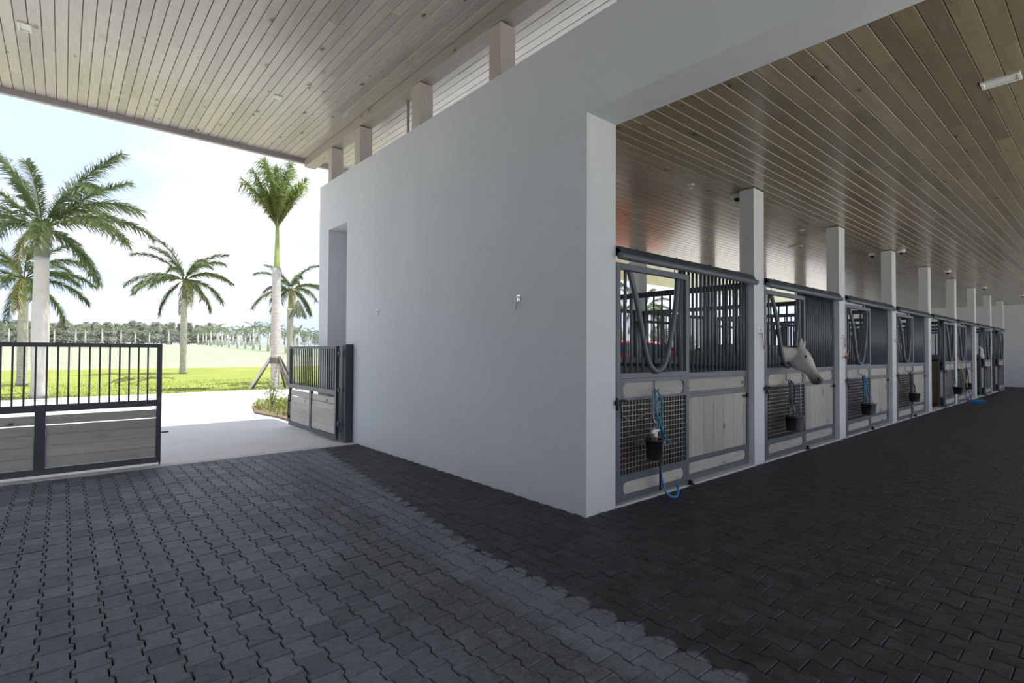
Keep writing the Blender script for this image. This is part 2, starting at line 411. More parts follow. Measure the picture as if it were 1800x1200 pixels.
for ci in range(c0, int(XEND/PX)):
    x = (ci+.5)*PX
    if x < -8.3: continue
    ymax = YG-.10 if x < .02 else .10
    par = .5*(abs(ci) % 2)
    for rj in range(int(AIS/PY), int(YG/PY)+2):
        y = (rj+.5-par)*PY
        if y+PY*.5 > ymax+.06 or y < AIS: continue
        d = Vector((x, y, 0))-cp; z = d.dot(fw)
        zz = max(z, .05); px = 918.8*d.dot(rt)/zz; py = -918.8*d.dot(up)/zz
        if d.length > 6.5 and (z < .3 or abs(px) > 1500): continue
        cells.append((z, x, y, z > .4 and abs(px) < 930 and py < 620))
vis = sorted([c for c in cells if c[3]])
near = set((c[1], c[2]) for c in vis[:300])
rr = random.Random(3)
big = MB(); V, F = big.v, big.f
for z, x, y, _ in cells:
    dz = rr.uniform(-.0025, .0015); ta = rr.uniform(-.010, .010); tb = rr.uniform(-.010, .010)
    if (x, y) in near:
        inst(PAVM, 'paver', fl, (x, y, dz), (ta, tb, rr.uniform(-.012, .012)))
    else:
        b = len(V)
        for p in sv: V.append((x+p[0], y+p[1], p[2]+dz+ta*p[1]-tb*p[0]))
        for f in sf: F.append(tuple(i+b for i in f))
big.sm = [False]*len(F); big.tn = [0.]*len(F)
bp = big.mesh('pavers', PAVER); bo = inst(bp, 'pavers', fl); tag(bo, kind='stuff')

# ------------------------------------------------------------------ walls
def west_wall(name, xa, xb, niche=True):
    m = MB(); y0, y1 = 5.343, 6.155
    m.box(xa, 0, -.02, xb, y0, HT); m.box(xa, y1, -.02, xb, LW, HT); m.box(xa, y0, 3.68, xb, y1, HT)
    m.box(xa, AIS, HL, xb, 0, HT)                       # lintel over the aisle mouth
    m.box(xa, AIS-.45, 0, xb, AIS, HT)
    o = m.build(name, WALL); return tag(o, kind='structure')
west_wall('wall_left', 0, T)
m = MB(); m.box(T-.02, 5.2, 0, T+.12, 6.3, 3.9); tag(m.build('wall_niche', WALL), kind='structure')
tag(MB().box(XB-T, -8.4, -.02, XB, 2.9, 5.2).build('wall_unseen_blocker', WALL), kind='structure')  # unseen wall, added to cut side light so the big wall brightens gateward
for y in (4.95,):
    tag(MB().box(XB-.42, y, -.02, XB-.0, y+.42, 5.2).build('porch_pillar', WALL), kind='structure')
m = MB(); m.box(XEND, -14, -.1, XEND+.3, 7, 4.5); tag(m.build('wall_far', WALL), kind='structure')
# pillars of the stall row, front and back, and across the aisle
for n in range(1, NST+2):
    x1 = T+n*PITCH; x0 = x1-PWD
    if n <= NST: tag(MB().box(x0, 0, -.02, x1, .195, HL).build('pillar', WALL), kind='structure')
    if n <= NST: tag(MB().box(x0, DEP, -.02, x1, DEP+.28, HL).build('rear_pillar', WALL), kind='structure')
    tag(MB().box(x0, AIS-.2, -.02, x1, AIS, HL).build('aisle_pillar', WALL), kind='structure')
# concrete plinth strip below the stall fronts
for n in range(NST):
    a = T+n*PITCH; b = a+PITCH-PWD
    tag(MB().box(a, -.012, -.05, b, .20, .022).build('sill', CURB), kind='structure')
tag(MB().box(T, .2, -.1, T+NST*PITCH, DEP+.2, .0).build('stall_floor', MULCH), kind='structure')
# flat lower roof over the stable
m = MB(); m.box(T, AIS-.5, HL+.045, XEND+.3, 6.95, HT-.1)
tag(m.build('roof_lower', WALL), kind='structure')
# upper porch roof
RX0, RX1, RY0 = -8.6, 1.8, -8.5
m = MB(); m.box(RX0, RY0, ZP+.03, RX1, YROOF+.02, ZP+.30)
tag(m.build('roof_upper', FASC), kind='structure')
m = MB(); m.box(RX0, YROOF-.03, ZP-.085, RX1, YROOF+.05, ZP+.32); tag(m.build('trim_1', FASC), kind='structure')
m = MB(); m.box(RX1-.05, RY0, ZP-.085, RX1+.03, YROOF-.03, ZP+.32); tag(m.build('trim_2', FASC), kind='structure')
# header beams + clerestory posts
for (xa, xb, who) in ((.02, .235, 'beam'), (XB-.32, XB-.10, 'beam')):
    b_ = bevel(MB().box(xa, RY0, 5.195, xb, YROOF-.03, ZP+.01).build(who, BEAMW), .004); tag(b_, kind='structure')
    if xa < 0: continue
    for y in (-4.1, -2.32, -.53, 1.287, 3.03, 4.912, 6.10):
        w = .16 if y > 6 else .205
        tag(bevel(MB().box(xa, y, HT-.02, xb, y+w, 5.18).build('clerestory_post', POSTW), .003), kind='structure')
pp = MB().tube([(.2, 3.66, HT-.02), (.2, 3.66, ZP)], .022, 10).build('conduit_pipe', BEAMW)
tag(pp, 'thin upright conduit pipe in the clerestory gap above the wall', 'pipe')

# ------------------------------------------------------------------ board ceilings (planks are parts)
def boards(name, along, lo, hi, a0, a1, pitch, z, mat, th=.022, near_fn=None, maxn=300, ph=0.):
    root = empty(name, (0, 0, 0)); tag(root, kind='structure')
    def sect(w): return [(-w/2, th), (-w/2, .006), (-w/2+.0045, 0), (w/2-.0045, 0), (w/2, .006), (w/2, th)]
    lens = [1.8, 2.4, 3.0, 3.6]; ms = {}
    def geo(L): 
        m = MB(); w = pitch-(.0045 if along == 'y' else .003)
        if along == 'y': m.prism(sect(w), 0, L-.002, 'y')
        else: m.prism(sect(w), 0, L-.002, 'x')
        return m
    for L in lens:
        me = geo(L).mesh('plank', mat); fixn(me); ms[L] = me
    r = random.Random(11); items = []
    k = 0; c = lo+ph
    while c < hi:
        p = a0-r.uniform(0, 1.7)
        while p < a1:
            L = r.choice(lens)
            if p+L > a0:
                items.append((c, p, L))
            p += L
        c += pitch
    def key(it):
        cx, p, L = it
        q = Vector((cx, p+L/2, z)) if along == 'y' else Vector((p+L/2, cx, z))
        d = q-cp; zz = d.dot(fw)
        if zz < .3: return 1e6
        if abs(d.dot(rt)/zz*918) > 1150 or abs(d.dot(up)/zz*918) > 1100: return 1e5+zz
        return zz*near_fn(q) if near_fn else zz
    items.sort(key=key)
    rest = MB()
    for i, (cx, p, L) in enumerate(items):
        fits = p >= a0-.001 and p+L <= a1+.001
        if i < maxn and fits and key((cx, p, L)) < 1e5:
            loc = (cx, p, z) if along == 'y' else (p, cx, z)
            inst(ms[L], 'plank', root, loc)
        else:
            rest.tone = r.random(); p0 = max(p, a0); p1 = min(p+L, a1); w = pitch-(.0045 if along == 'y' else .003)
            b = len(rest.v); g = MB()
            if along == 'y': g.prism(sect(w), p0, p1-.002, 'y'); vs = [(v[0]+cx, v[1], v[2]+z) for v in g.v]
            else: g.prism(sect(w), p0, p1-.002, 'x'); vs = [(v[0], v[1]+cx, v[2]+z) for v in g.v]
            rest._add(vs, g.f)
    o = rest.build('planks', mat, root); tag(o, kind='stuff')
    return root
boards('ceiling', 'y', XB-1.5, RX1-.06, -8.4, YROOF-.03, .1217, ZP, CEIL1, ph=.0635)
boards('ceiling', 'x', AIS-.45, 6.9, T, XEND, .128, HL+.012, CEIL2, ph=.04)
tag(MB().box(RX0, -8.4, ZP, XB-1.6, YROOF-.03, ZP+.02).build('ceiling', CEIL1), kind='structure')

# ------------------------------------------------------------------ ceiling fittings
def recessed_light(x, y, z, w, l, label):
    t = empty('recessed_light', (x, y, z)); tag(t, label, 'light', 'recessed ceiling lights')
    f = MB()
    f.box(-w/2, -l/2, -.014, w/2, -l/2+.022, .004); f.box(-w/2, l/2-.022, -.014, w/2, l/2, .004)
    f.box(-w/2, -l/2+.022, -.014, -w/2+.022, l/2-.022, .004); f.box(w/2-.022, -l/2+.022, -.014, w/2, l/2-.022, .004)
    bevel(f.build('light_frame', WHITE, t), .003)
    MB().box(-w/2+.022, -l/2+.022, -.002, w/2-.022, l/2-.022, .004).build('diffuser', LIGHTD, t)
recessed_light(2.10, -2.565, HL+.01, .15, .24, 'white rectangular light in the stable ceiling nearest the camera')
recessed_light(2.25, 2.1, HL+.01, .14, .24, 'white rectangular light in the stable ceiling above the first stall')
recessed_light(7.9, 1.2, HL+.01, .14, .24, 'white rectangular light in the stable ceiling behind the second pillar')
recessed_light(-4.03, 5.35, ZP, .13, .22, 'white light in porch ceiling near the palms, above the closed gate')
recessed_light(-1.20, 5.20, ZP, .12, .20, 'white light in porch ceiling beside the round sprinkler')
def sprinkler(x, y, z, label):
    t = empty('sprinkler', (x, y, z)); tag(t, label, 'sprinkler', 'ceiling sprinklers')
    MB().lathe([(.0, .003), (.042, .003), (.045, -.003), (.030, -.012), (.018, -.014)], n=20).build('escutcheon', WHITE, t)
    m = MB().lathe([(.008, -.012), (.008, -.04), (.022, -.042), (.022, -.046), (.0, -.046)], n=12)
    m.tube([(-.012, 0, -.012), (-.016, 0, -.03), (-.006, 0, -.042)], .002, 5); m.tube([(.012, 0, -.012), (.016, 0, -.03), (.006, 0, -.042)], .002, 5)
    m.build('sprinkler_head', CHROME, t)
sprinkler(-.955, 4.52, ZP, 'small round sprinkler in the porch ceiling')
sprinkler(2.634, .50, HL+.01, 'small sprinkler in stable ceiling above the first stall')
sprinkler(6.44, .54, HL+.01, 'small sprinkler in stable ceiling behind the second pillar')
def dome_camera(x, y, z, label):
    t = empty('security_camera', (x, y, z)); tag(t, label, 'camera', 'dome security cameras')
    MB().lathe([(.0, .004), (.07, .004), (.072, -.03), (.062, -.055), (.050, -.062)], n=24).build('housing', WHITE, t)
    MB().lathe([(.050, -.058), (.048, -.075), (.036, -.092), (.018, -.102), (.001, -.105)], n=24).build('dome', LENSM, t)
dome_camera(3.5, .30, HL+.01, 'white dome security camera beside the first pillar')
dome_camera(9.95, -.14, HL+.01, 'white dome camera hanging on ceiling in front of the third pillar')
dome_camera(9.98, .40, HL+.01, 'white dome camera on ceiling behind the third pillar')
dome_camera(14.2, -.2, HL+.01, 'white dome camera between the fourth and fifth pillars')
dome_camera(19.5, -.25, HL+.01, 'white dome camera near the sixth pillar')
dome_camera(23.6, -.8, HL+.01, 'white dome camera farthest down the aisle ceiling')

# ------------------------------------------------------------------ stall fronts
def rounded_panel(m, x0, z0, x1, z1, y0, y1, left=True, right=True):
    """board with scooped round ends as in the photograph (stadium)"""
    h = (z1-z0)/2; zc = (z0+z1)/2; r = h*.92; k = 8; poly = []
    if right:
        poly += [(x1-r+r*math.sin(PI*i/k), zc-h*math.cos(PI*i/k)) for i in range(k+1)]
    else: poly += [(x1, z0), (x1, z1)]
    if left: poly += [(x0+r-r*math.sin(PI*i/k), zc+h*math.cos(PI*i/k)) for i in range(k+1)]
    else: poly += [(x0, z1), (x0, z0)]
    return m.prism(poly, y0, y1)
def frame_with_hole(m, X0, Z0, X1, Z1, x0, z0, x1, z1, y0, y1, left=True, right=True):
    """steel plate between the outer rectangle and the stadium opening"""
    h = (z1-z0)/2; zc = (z0+z1)/2; r = h*.92; k = 8
    R = [(x1-r+r*math.sin(PI*i/k), zc-h*math.cos(PI*i/k)) for i in range(k+1)] if right else [(x1, z0), (x1, z1)]
    L = [(x0+r-r*math.sin(PI*i/k), zc+h*math.cos(PI*i/k)) for i in range(k+1)] if left else [(x0, z1), (x0, z0)]
    inn = R+L; n = len(inn)
    def o(p):   # project to the outer rectangle
        x, z = p; cx = (X0+X1)/2
        if p in R and right and r > 0 and x > x1-r+1e-6 and abs(z-zc) < h*.75: return (X1, Z0+(z-z0)/(z1-z0)*(Z1-Z0))
        if p in L and left and x < x0+r-1e-6 and abs(z-zc) < h*.75: return (X0, Z0+(z-z0)/(z1-z0)*(Z1-Z0))
        if p is R[0]: return (X1, Z0)
        if p is R[-1]: return (X1, Z1)
        if p is L[0]: return (X0, Z1)
        if p is L[-1]: return (X0, Z0)
        return (X1 if x > cx else X0, Z0 if z < zc else Z1)
    out = [o(p) for p in inn]
    vs = [(p[0], y0, p[1]) for p in inn]+[(p[0], y0, p[1]) for p in out]+[(p[0], y1, p[1]) for p in inn]+[(p[0], y1, p[1]) for p in out]
    fs = []
    for i in range(n):
        j = (i+1) % n
        fs += [(i, j, n+j, n+i), (2*n+i, 3*n+i, 3*n+j, 2*n+j), (i, 2*n+i, 2*n+j, j), (n+i, n+j, 3*n+j, 3*n+i)]
    return m._add(vs, fs)

BARZ = {}
def bar_mesh(L, r=.0155, n=8, key='bar', mat=None):
    k = (round(L, 3), r)
    if k not in BARZ: BARZ[k] = MB().tube([(0, 0, 0), (0, 0, L)], r, n).mesh('bar', mat or STEEL)
    return BARZ[k]
def make_door(w, mat=STEEL):
    """sliding door, origin at lower left front"""
    t = empty('sliding_stall_door'); f = MB(); s = .062; dy = .045; zt = 2.37; z0 = .05
    f.box(0, 0, z0, s, dy, zt); f.box(w-s, 0, z0, w, dy, zt); f.box(s, 0, zt-s, w-s, dy, zt)
    f.box(s, 0, 1.235, w-s, dy, 1.29)
    frame_with_hole(f, s, 1.02, w-s, 1.235, .105, 1.045, w-.105, 1.195, 0, .012)
    frame_with_hole(f, s, z0, w-s, .30, .105, .105, w-.105, .225, 0, .012)
    bevel(f.build('door_frame', mat, t), .003)
    m = MB(); rounded_panel(m, .095, 1.035, w-.095, 1.205, .013, .035); m.build('plank', PLH, t)
    m = MB(); rounded_panel(m, .095, .095, w-.095, .235, .013, .035); m.build('plank', PLH, t)
    # bars either side of the V opening
    n = 11; L = zt-s-1.29; xs = [s+(w-2*s)*(i+1)/(n+1) for i in range(n)]
    cx = w*.5; hw = w*.335
    for x in xs:
        d = abs(x-cx)
        zb = 1.30+(d/hw)*.85 if d < hw else None
        if d < hw*.93:
            if d > hw*.30: inst(bar_mesh(max(.05, (d/hw-.12)*.95)), 'bar', t, (x, dy/2, 1.285))
        else: inst(bar_mesh(L), 'bar', t, (x, dy/2, 1.285))
    # V shaped yoke of heavy pipe
    zt2 = zt-s
    pts = [(cx-hw, -.012, zt2), (cx-hw*.72, -.016, 1.92)]+[(cx-hw*.33+hw*.33*(1-math.cos(a)), -.018, 1.43-.135*math.sin(a)) for a in [PI*i/10 for i in range(1, 10)]]+[(cx+hw*.72, -.016, 1.92), (cx+hw, -.012, zt2)]
    pts = [(cx-hw, .015, zt2), (cx-hw*.80, -.015, 2.0), (cx-hw*.55, -.018, 1.62), (cx-hw*.42, -.018, 1.46), (cx-hw*.27, -.018, 1.355), (cx, -.018, 1.30), (cx+hw*.27, -.018, 1.355), (cx+hw*.42, -.018, 1.46), (cx+hw*.55, -.018, 1.62), (cx+hw*.80, -.015, 2.0), (cx+hw, .015, zt2)]
    MB().tube(smoothpts(pts, 5), .028, 12).build('yoke', mat, t)
    # wire mesh panel in its own frame
    m = MB(); x0, x1, za, zb = s, w-s, .30, 1.02; nx = int((x1-x0)/.052); nz = 14
    for i in range(1, nx): x = x0+(x1-x0)*i/nx; m.beam((x, .022, za), (x, .022, zb), .006, .006)
    for i in range(1, nz): z = za+(zb-za)*i/nz; m.beam((x0, .016, z), (x1, .016, z), .006, .006)
    tag(m.build('wire_mesh', WIRE, t), 'galvanised wire grid panel', kind='stuff')
    # hook bar, screws and trolleys
    m = MB(); m.box(cx-.006-.03, -.006, 1.10, cx+.006-.03, .0, 1.20); m.tube([(cx-.03, -.002, 1.11), (cx-.03, -.04, 1.09), (cx-.03, -.055, 1.12)], .006, 8); m.build('hook', STEELD, t)
    for xx in (.18*w, .80*w):
        m = MB(); m.tube([(xx, dy/2, zt), (xx, dy/2, zt+.07)], .006, 8); m.tube([(xx-.022, dy/2-.02, zt+.055), (xx+.022, dy/2-.02, zt+.055)], .014, 8); m.lathe([(.013, 0), (.013, .012)], (xx, dy/2, zt), 6)
        m.build('trolley', CHROME, t)
    m = MB()
    for xx, zz in ((.105, 1.20), (.105, 1.04), (w-.105, 1.20), (w-.105, 1.04), (.105, .235), (.105, .10), (w-.105, .235), (w-.105, .10)):
        m.tube([(xx, -.004, zz), (xx, .002, zz)], .008, 8)
    tag(m.build('screws', WIRE, t), kind='stuff')
    m = MB(); m.box(-.035, -.016, .99, .03, -.002, 1.03); m.tube([(-.03, -.03, .94), (-.03, -.03, 1.06)], .009, 8); m.tube([(.02, -.012, 1.02), (.07, -.03, 1.03), (.14, -.03, 1.02)], .009, 8); m.tube([(.03, -.012, 1.0), (.05, -.02, .93), (.04, -.03, .86)], .008, 8)
    m.build('latch', BLACKM, t)
    return t
def make_panel(a, b):
    """fixed grille and plank panel between a and b (local x)"""
    t = empty('stall_front_panel'); w = b-a; s = .055; dy = .045; zt = 2.495; z0 = .022
    f = MB(); f.box(0, 0, z0, s, dy, zt); f.box(w-s, 0, z0, w, dy, zt); f.box(s, 0, 1.205, w-s, dy, 1.265); f.box(s, 0, zt-.03, w-s, dy, zt)
    frame_with_hole(f, s, 1.02, w-s, 1.205, s, 1.045, w-.085, 1.185, 0, .012, left=False)
    f.box(s, 0, .975, w-s, dy, 1.02); f.box(s, 0, .235, w-s, dy, .28); f.box(s, 0, z0, w-s, dy, .085)
    frame_with_hole(f, s, .085, w-s, .235, s, .095, w-.085, .225, 0, .012, left=False)
    bevel(f.build('panel_frame', STEEL, t), .003)
    m = MB(); rounded_panel(m, s, 1.035, w-.075, 1.195, .013, .035, left=False); m.build('plank', PLH, t)
    m = MB(); rounded_panel(m, s, .09, w-.075, .232, .013, .035, left=False); m.build('plank', PLH, t)
    ws = [.17, .27, .25, .24, .27, .25, .09]; k = (w-2*s)/sum(ws); x = s
    for q in ws:
        bevel(MB().box(x+.002, .012, .28, x+q*k-.002, .030, .975).box(x+.0045, .024, .285, x+q*k+.006, .036, .97).build('plank', PLV, t), .0025); x += q*k
    n = 17
    for i in range(n): inst(bar_mesh(zt-.03-1.265), 'bar', t, (s+(w-2*s)*(i+.5)/n, dy/2, 1.262))
    m = MB(); xx = w-.10; m.tube([(xx-.09, -.012, .93), (xx+.06, -.012, .93)], .008, 8); m.tube([(xx, -.012, .93), (xx, -.035, .93)], .014, 10); m.box(xx+.03, -.02, .905, xx+.06, .0, .955)
    m.build('bolt', BLACKM, t)
    return t
def make_track(w):
    t = empty('door_track'); m = MB()
    m.tube([(0, -.045, 2.425), (w, -.045, 2.425)], .036, 14)
    bevel(m.build('track_tube', STEEL, t), .002)
    m = MB(); m.prism([(-.06, 2.455), (-.03, 2.50), (.03, 2.515), (.03, 2.53), (-.035, 2.515), (-.07, 2.465)], 0, w-.07, 'x'); m.build('hood', STEELD, t)
    MB().beam((0, .045, 2.49), (w-.02, .045, 2.49), .05, .09).build('mounting_board', STEELD, t)
    bm_ = MB().tube([(0, 0, 0), (0, 0, .016)], .012, 6).mesh('bolt', STEELD)
    for i in range(4): inst(bm_, 'bolt', t, (w*(i+.5)/4, .02, 2.525))
    return t
def make_guide():
    m = MB(); m.box(-.03, -.06, .022, .03, .0, .035); m.box(-.035, -.055, .035, -.01, -.02, .075); m.tube([(0, -.04, .03), (0, -.04, .07)], .012, 8)
    return m
ORD = ['first', 'second', 'third', 'fourth', 'fifth', 'sixth', 'seventh', 'eighth']
open_ = {4: 1.36, 6: 1.42, 7: 1.42}
desc = {0: 'closed, with spray bottle bucket hanging on it', 1: 'closed, with the grey horse looking out', 2: 'closed, with bright blue halter hanging on it', 3: 'closed, with black tack bundle hanging on it',
        4: 'slid open, with black bucket hanging on it', 5: 'closed, behind the leaning broom', 6: 'slid open, beside the hanging white halter', 7: 'slid open, the farthest one'}
for n in range(NST):
    a = T+n*PITCH; W_ = PITCH-PWD; dw = 1.30 if n == 0 else 1.42
    if n == 0: door = make_door(1.30)
    elif n == 1: door1 = door = make_door(1.42)
    else: door = copy_tree(door1)
    door.location = (a+.01+open_.get(n, 0), -.03 if n in open_ else -.005, 0)
    tag(door, 'sliding grille door of the %s stall, %s' % (ORD[n], desc[n]), 'door', 'sliding stall doors')
    if n == 0: pan = make_panel(dw-.02, W_)
    elif n == 1: pan1 = pan = make_panel(dw-.02, W_)
    else: pan = copy_tree(pan1)
    pan.location = (a+dw-.02, .075, 0)
    tag(pan, 'fixed barred panel with grey planks beside door of the %s stall' % ORD[n], 'stall panel', 'fixed stall front panels')
    if n == 0: tr0 = tr = make_track(W_-.045)
    else: tr = copy_tree(tr0)
    tr.location = (a, -.005, 0)
    tag(tr, 'grey steel sliding track over the %s stall front' % ORD[n], 'door track', 'sliding door tracks')
    g = make_guide().build('floor_guide', BLACKM); g.location = (a+dw, -.0, 0)
    tag(g, 'small black door guide on sill of the %s stall' % ORD[n], 'door guide', 'sliding door guides')

# partitions between stalls and their rear grilles
def make_partition():
    t = empty('stall_partition'); y0, y1 = .2, DEP
    f = MB(); f.box(-.03, y0, 2.38, .03, y1, 2.46); f.box(-.03, y0, 1.26, .03, y1, 1.32); f.box(-.03, y0, 0, .03, y0+.06, 2.38); f.box(-.03, y1-.06, 0, .03, y1, 2.38)
    f.build('partition_frame', STEELD, t)
    n = 26
    for i in range(n): inst(bar_mesh(1.07, .014, 6), 'bar', t, (0, y0+.06+(y1-y0-.12)*(i+.5)/n, 1.315))
    k = 7; h = 1.26/k
    for i in range(k): MB().box(-.02, y0+.06, i*h+.004, .02, y1-.06, (i+1)*h-.004).build('plank', PLY, t)
    MB().prism([(.27, 1.32), (1.15, 1.32), (.98, 1.465), (.27, 1.465)], -.045, -.025, 'x').build('plank', PLY, t)
    return t
def make_rear():
    t = empty('stall_rear_grille'); w = PITCH-PWD; f = MB()
    f.box(0, 0, 2.40, w, .06, 2.48); f.box(0, 0, 1.20, w, .06, 1.27); f.box(0, 0, 0, .06, .06, 2.4); f.box(w-.06, 0, 0, w, .06, 2.4); f.box(w/2-.04, 0, 0, w/2+.04, .06, 2.4); f.box(0, 0, 2.20, w/2, .06, 2.26)
    f.build('rear_frame', STEELD, t)
    n = 22
    for i in range(n): inst(bar_mesh(1.13, .014, 6), 'bar', t, (.06+(w-.12)*(i+.5)/n, .03, 1.265))
    k = 7; h = 1.2/k
    for i in range(k): MB().box(.06, .01, i*h+.004, w-.06, .05, (i+1)*h-.004).build('plank', PLH, t)
    return t
p0 = make_partition(); q0 = make_rear()
for n in range(NST):
    p = p0 if n == 0 else copy_tree(p0); q = q0 if n == 0 else copy_tree(q0)
    p.location = (T+(n+1)*PITCH-PWD/2, 0, 0); q.location = (T+n*PITCH, DEP+.1, 0)
    tag(p, 'dark barred wooden partition on far side of the %s stall' % ORD[n], 'partition', 'stall partitions')
    tag(q, 'barred rear wall of the %s stall, seen through its front' % ORD[n], 'grille', 'rear stall grilles')

# ------------------------------------------------------------------ tack and things hung on the doors
def bucket(loc, mat, label, r=.115, h=.20, hook=None):
    t = empty('bucket', loc); tag(t, label, 'bucket')
    MB().lathe([(r*.78, 0), (r*.80, .004), (r, h), (r*1.06, h), (r*1.06, h-.018), (r*1.02, h-.018), (r*1.0, h), (r*.95, h-.002), (r*.75, .012), (.0, .012)], n=28).build('bucket_body', mat, t)
    k = hook or Vector((0, .04, h+.22))
    MB().tube(smoothpts([(-r*1.03, 0, h-.02), (-r*.9, .01, h+.08), k, (r*.9, .01, h+.08), (r*1.03, 0, h-.02)], 6), .003, 6).build('handle', BLACKM, t)
    return t
def strap(m, pts, w=.0145): m.tube(smoothpts(pts, 5), w, 8, flat=.28)
def ring(m, c, r=.020, w=.0035):
    m.tube([(c[0]+r*math.cos(a), c[1], c[2]+r*math.sin(a)) for a in [2*PI*i/14 for i in range(14)]], w, 6, closed=True)
def halter(x, z, mat, label, name='halter', s=1.0, seed=0, rope=None, rope_mat=None):
    wd = .0145 if seed == 1 else .023; strap = lambda m, pts, w=wd: globals()['strap'](m, pts, w)
    """webbing halter hanging in loose loops below a hook at (x, z)"""
    r = random.Random(seed); y = -.075
    t = empty(name, (x+.02, y-.015, z)); tag(t, label, 'halter')
    m = MB()
    strap(m, [(0, .02, .0), (-.035*s, -.005, -.10*s), (-.03*s, 0, -.22*s), (.0, .0, -.30*s)])
    strap(m, [(0, .02, .0), (.045*s, -.008, -.10*s), (.06*s, 0, -.22*s), (.03*s, .0, -.32*s)])
    strap(m, [(.0, -.01, -.30*s), (.06*s, -.02, -.36*s), (.13*s, -.01, -.44*s), (.15*s, 0, -.52*s)])
    strap(m, [(.03*s, 0, -.32*s), (-.02*s, -.02, -.42*s), (.0, -.01, -.54*s), (.07*s, -.01, -.60*s), (.14*s, 0, -.53*s)])
    strap(m, [(-.02*s, -.01, -.36*s), (-.07*s, -.02, -.46*s), (-.05*s, -.01, -.56*s), (.0, -.01, -.54*s)])
    strap(m, [(.10*s, -.015, -.40*s), (.17*s, -.01, -.36*s), (.20*s, .0, -.30*s)], .008)
    m.build('webbing', mat, t)
    m = MB()
    for c in ((0, -.012, -.30*s), (.15*s, -.01, -.52*s), (.0, -.015, -.54*s), (.10*s, -.02, -.40*s), (-.05*s, -.02, -.56*s)): ring(m, c)
    m.box(.055*s, -.025, -.39*s, .085*s, -.012, -.355*s)
    m.build('rings', CHROME, t)
    if rope:
        q = MB()
        for pts in rope: q.tube(smoothpts(pts, 6), .0095, 8)
        q.build('lead_rope', rope_mat, t)
    return t
H = lambda n, f: T+n*PITCH+f
# first stall: blue lead, grey halter, grooming bucket with spray bottle, strap with blue hook
halter(.915, 1.10, GREYW, 'grey webbing halter with blue lead rope on first stall door', seed=1, rope_mat=BLUE,
       rope=[[(0, -.01, .02), (-.03, -.03, -.08), (-.02, -.03, -.2), (.06, -.035, -.34), (.13, -.03, -.46), (.22, -.03, -.53), (.25, -.02, -.55)],
             [(0, -.01, .02), (.05, -.03, -.04), (.09, -.03, -.14), (.07, -.035, -.25), (.03, -.03, -.33), (.05, -.03, -.42)]])
bucket((.83, -.155, .44), PLAST, 'black grooming bucket holding a spray bottle on first stall door', 0.088, .20, Vector((.03, .07, .40)))
t = empty('spray_bottle', (.85, -.155, .46)); tag(t, 'white trigger spray bottle standing in the black bucket', 'bottle')
MB().lathe([(.034, 0), (.036, .01), (.036, .14), (.028, .17), (.013, .19), (.013, .205)], n=18).build('bottle_body', simple('amber_plastic', (.10, .06, .04), .25), t)
m = MB(); m.lathe([(.017, .195), (.017, .225), (.012, .23)], n=14)
m.prism([(-.055, .235), (-.06, .255), (-.035, .275), (.045, .275), (.055, .262), (.05, .25), (.015, .245), (.012, .225), (-.012, .225), (-.018, .24)], -.013, .013)
m.prism([(.035, .25), (.045, .25), (.038, .21), (.046, .185), (.038, .183), (.028, .21)], -.006, .006)
bevel(m.build('trigger_head', WHITE, t), .002)
t = empty('leather_strap', (1.02, -.11, .60)); tag(t, 'long black studded leather strap hanging to the floor', 'strap')
strap_m = MB(); strap_m.tube([(0, 0, .10), (-.005, -.01, -.05), (-.01, 0, -.25), (-.015, .0, -.50)], .019, 8, flat=.2); strap_m.build('strap', BLACKL, t)
m = MB()
for i in range(7): m.tube([(-.003-.0018*i, -.008, -.02-.075*i), (-.003-.0018*i, -.012, -.02-.075*i)], .006, 8)
tag(m.build('studs', CHROME, t), kind='stuff')
m = MB().tube(smoothpts([(1.02, -.10, .40), (1.03, -.11, .22), (1.06, -.14, .08), (1.11, -.18, .025), (1.19, -.19, .03), (1.235, -.17, .10), (1.22, -.17, .125)], 6), [.011]*25+[.014]*12, 8)
tag(m.build('hoof_hook', BLUEB), 'bright blue curved plastic hook end touching the floor', 'hook')
m = MB(); m.tube(smoothpts([(.47, -.03, .90), (.58, -.05, .83), (.70, -.05, .83), (.86, -.06, .90)], 8), .0035, 6)
tag(m.build('chain', WIRE), 'thin sagging chain across mesh of the first stall door', 'chain')
# second stall
x = H(1, .60); halter(x, 1.08, OLIVE, 'dark olive halter looped over the hook under the horse', seed=2, rope_mat=NAVY,
       rope=[[(0, -.01, .02), (-.06, -.03, -.06), (-.07, -.03, -.18), (-.03, -.03, -.30)], [(0, -.01, .02), (.06, -.03, -.05), (.08, -.03, -.18), (.05, -.03, -.32)]])
bucket((x+.10, -.17, .40), GREYP, 'grey bucket hanging below the horse on second stall door', .078, .21, Vector((-.03, .07, .45)))
bucket((x-.10, -.15, .41), PLAST, 'black bucket behind the grey bucket on second stall door', .078, .20, Vector((.05, .05, .45)))
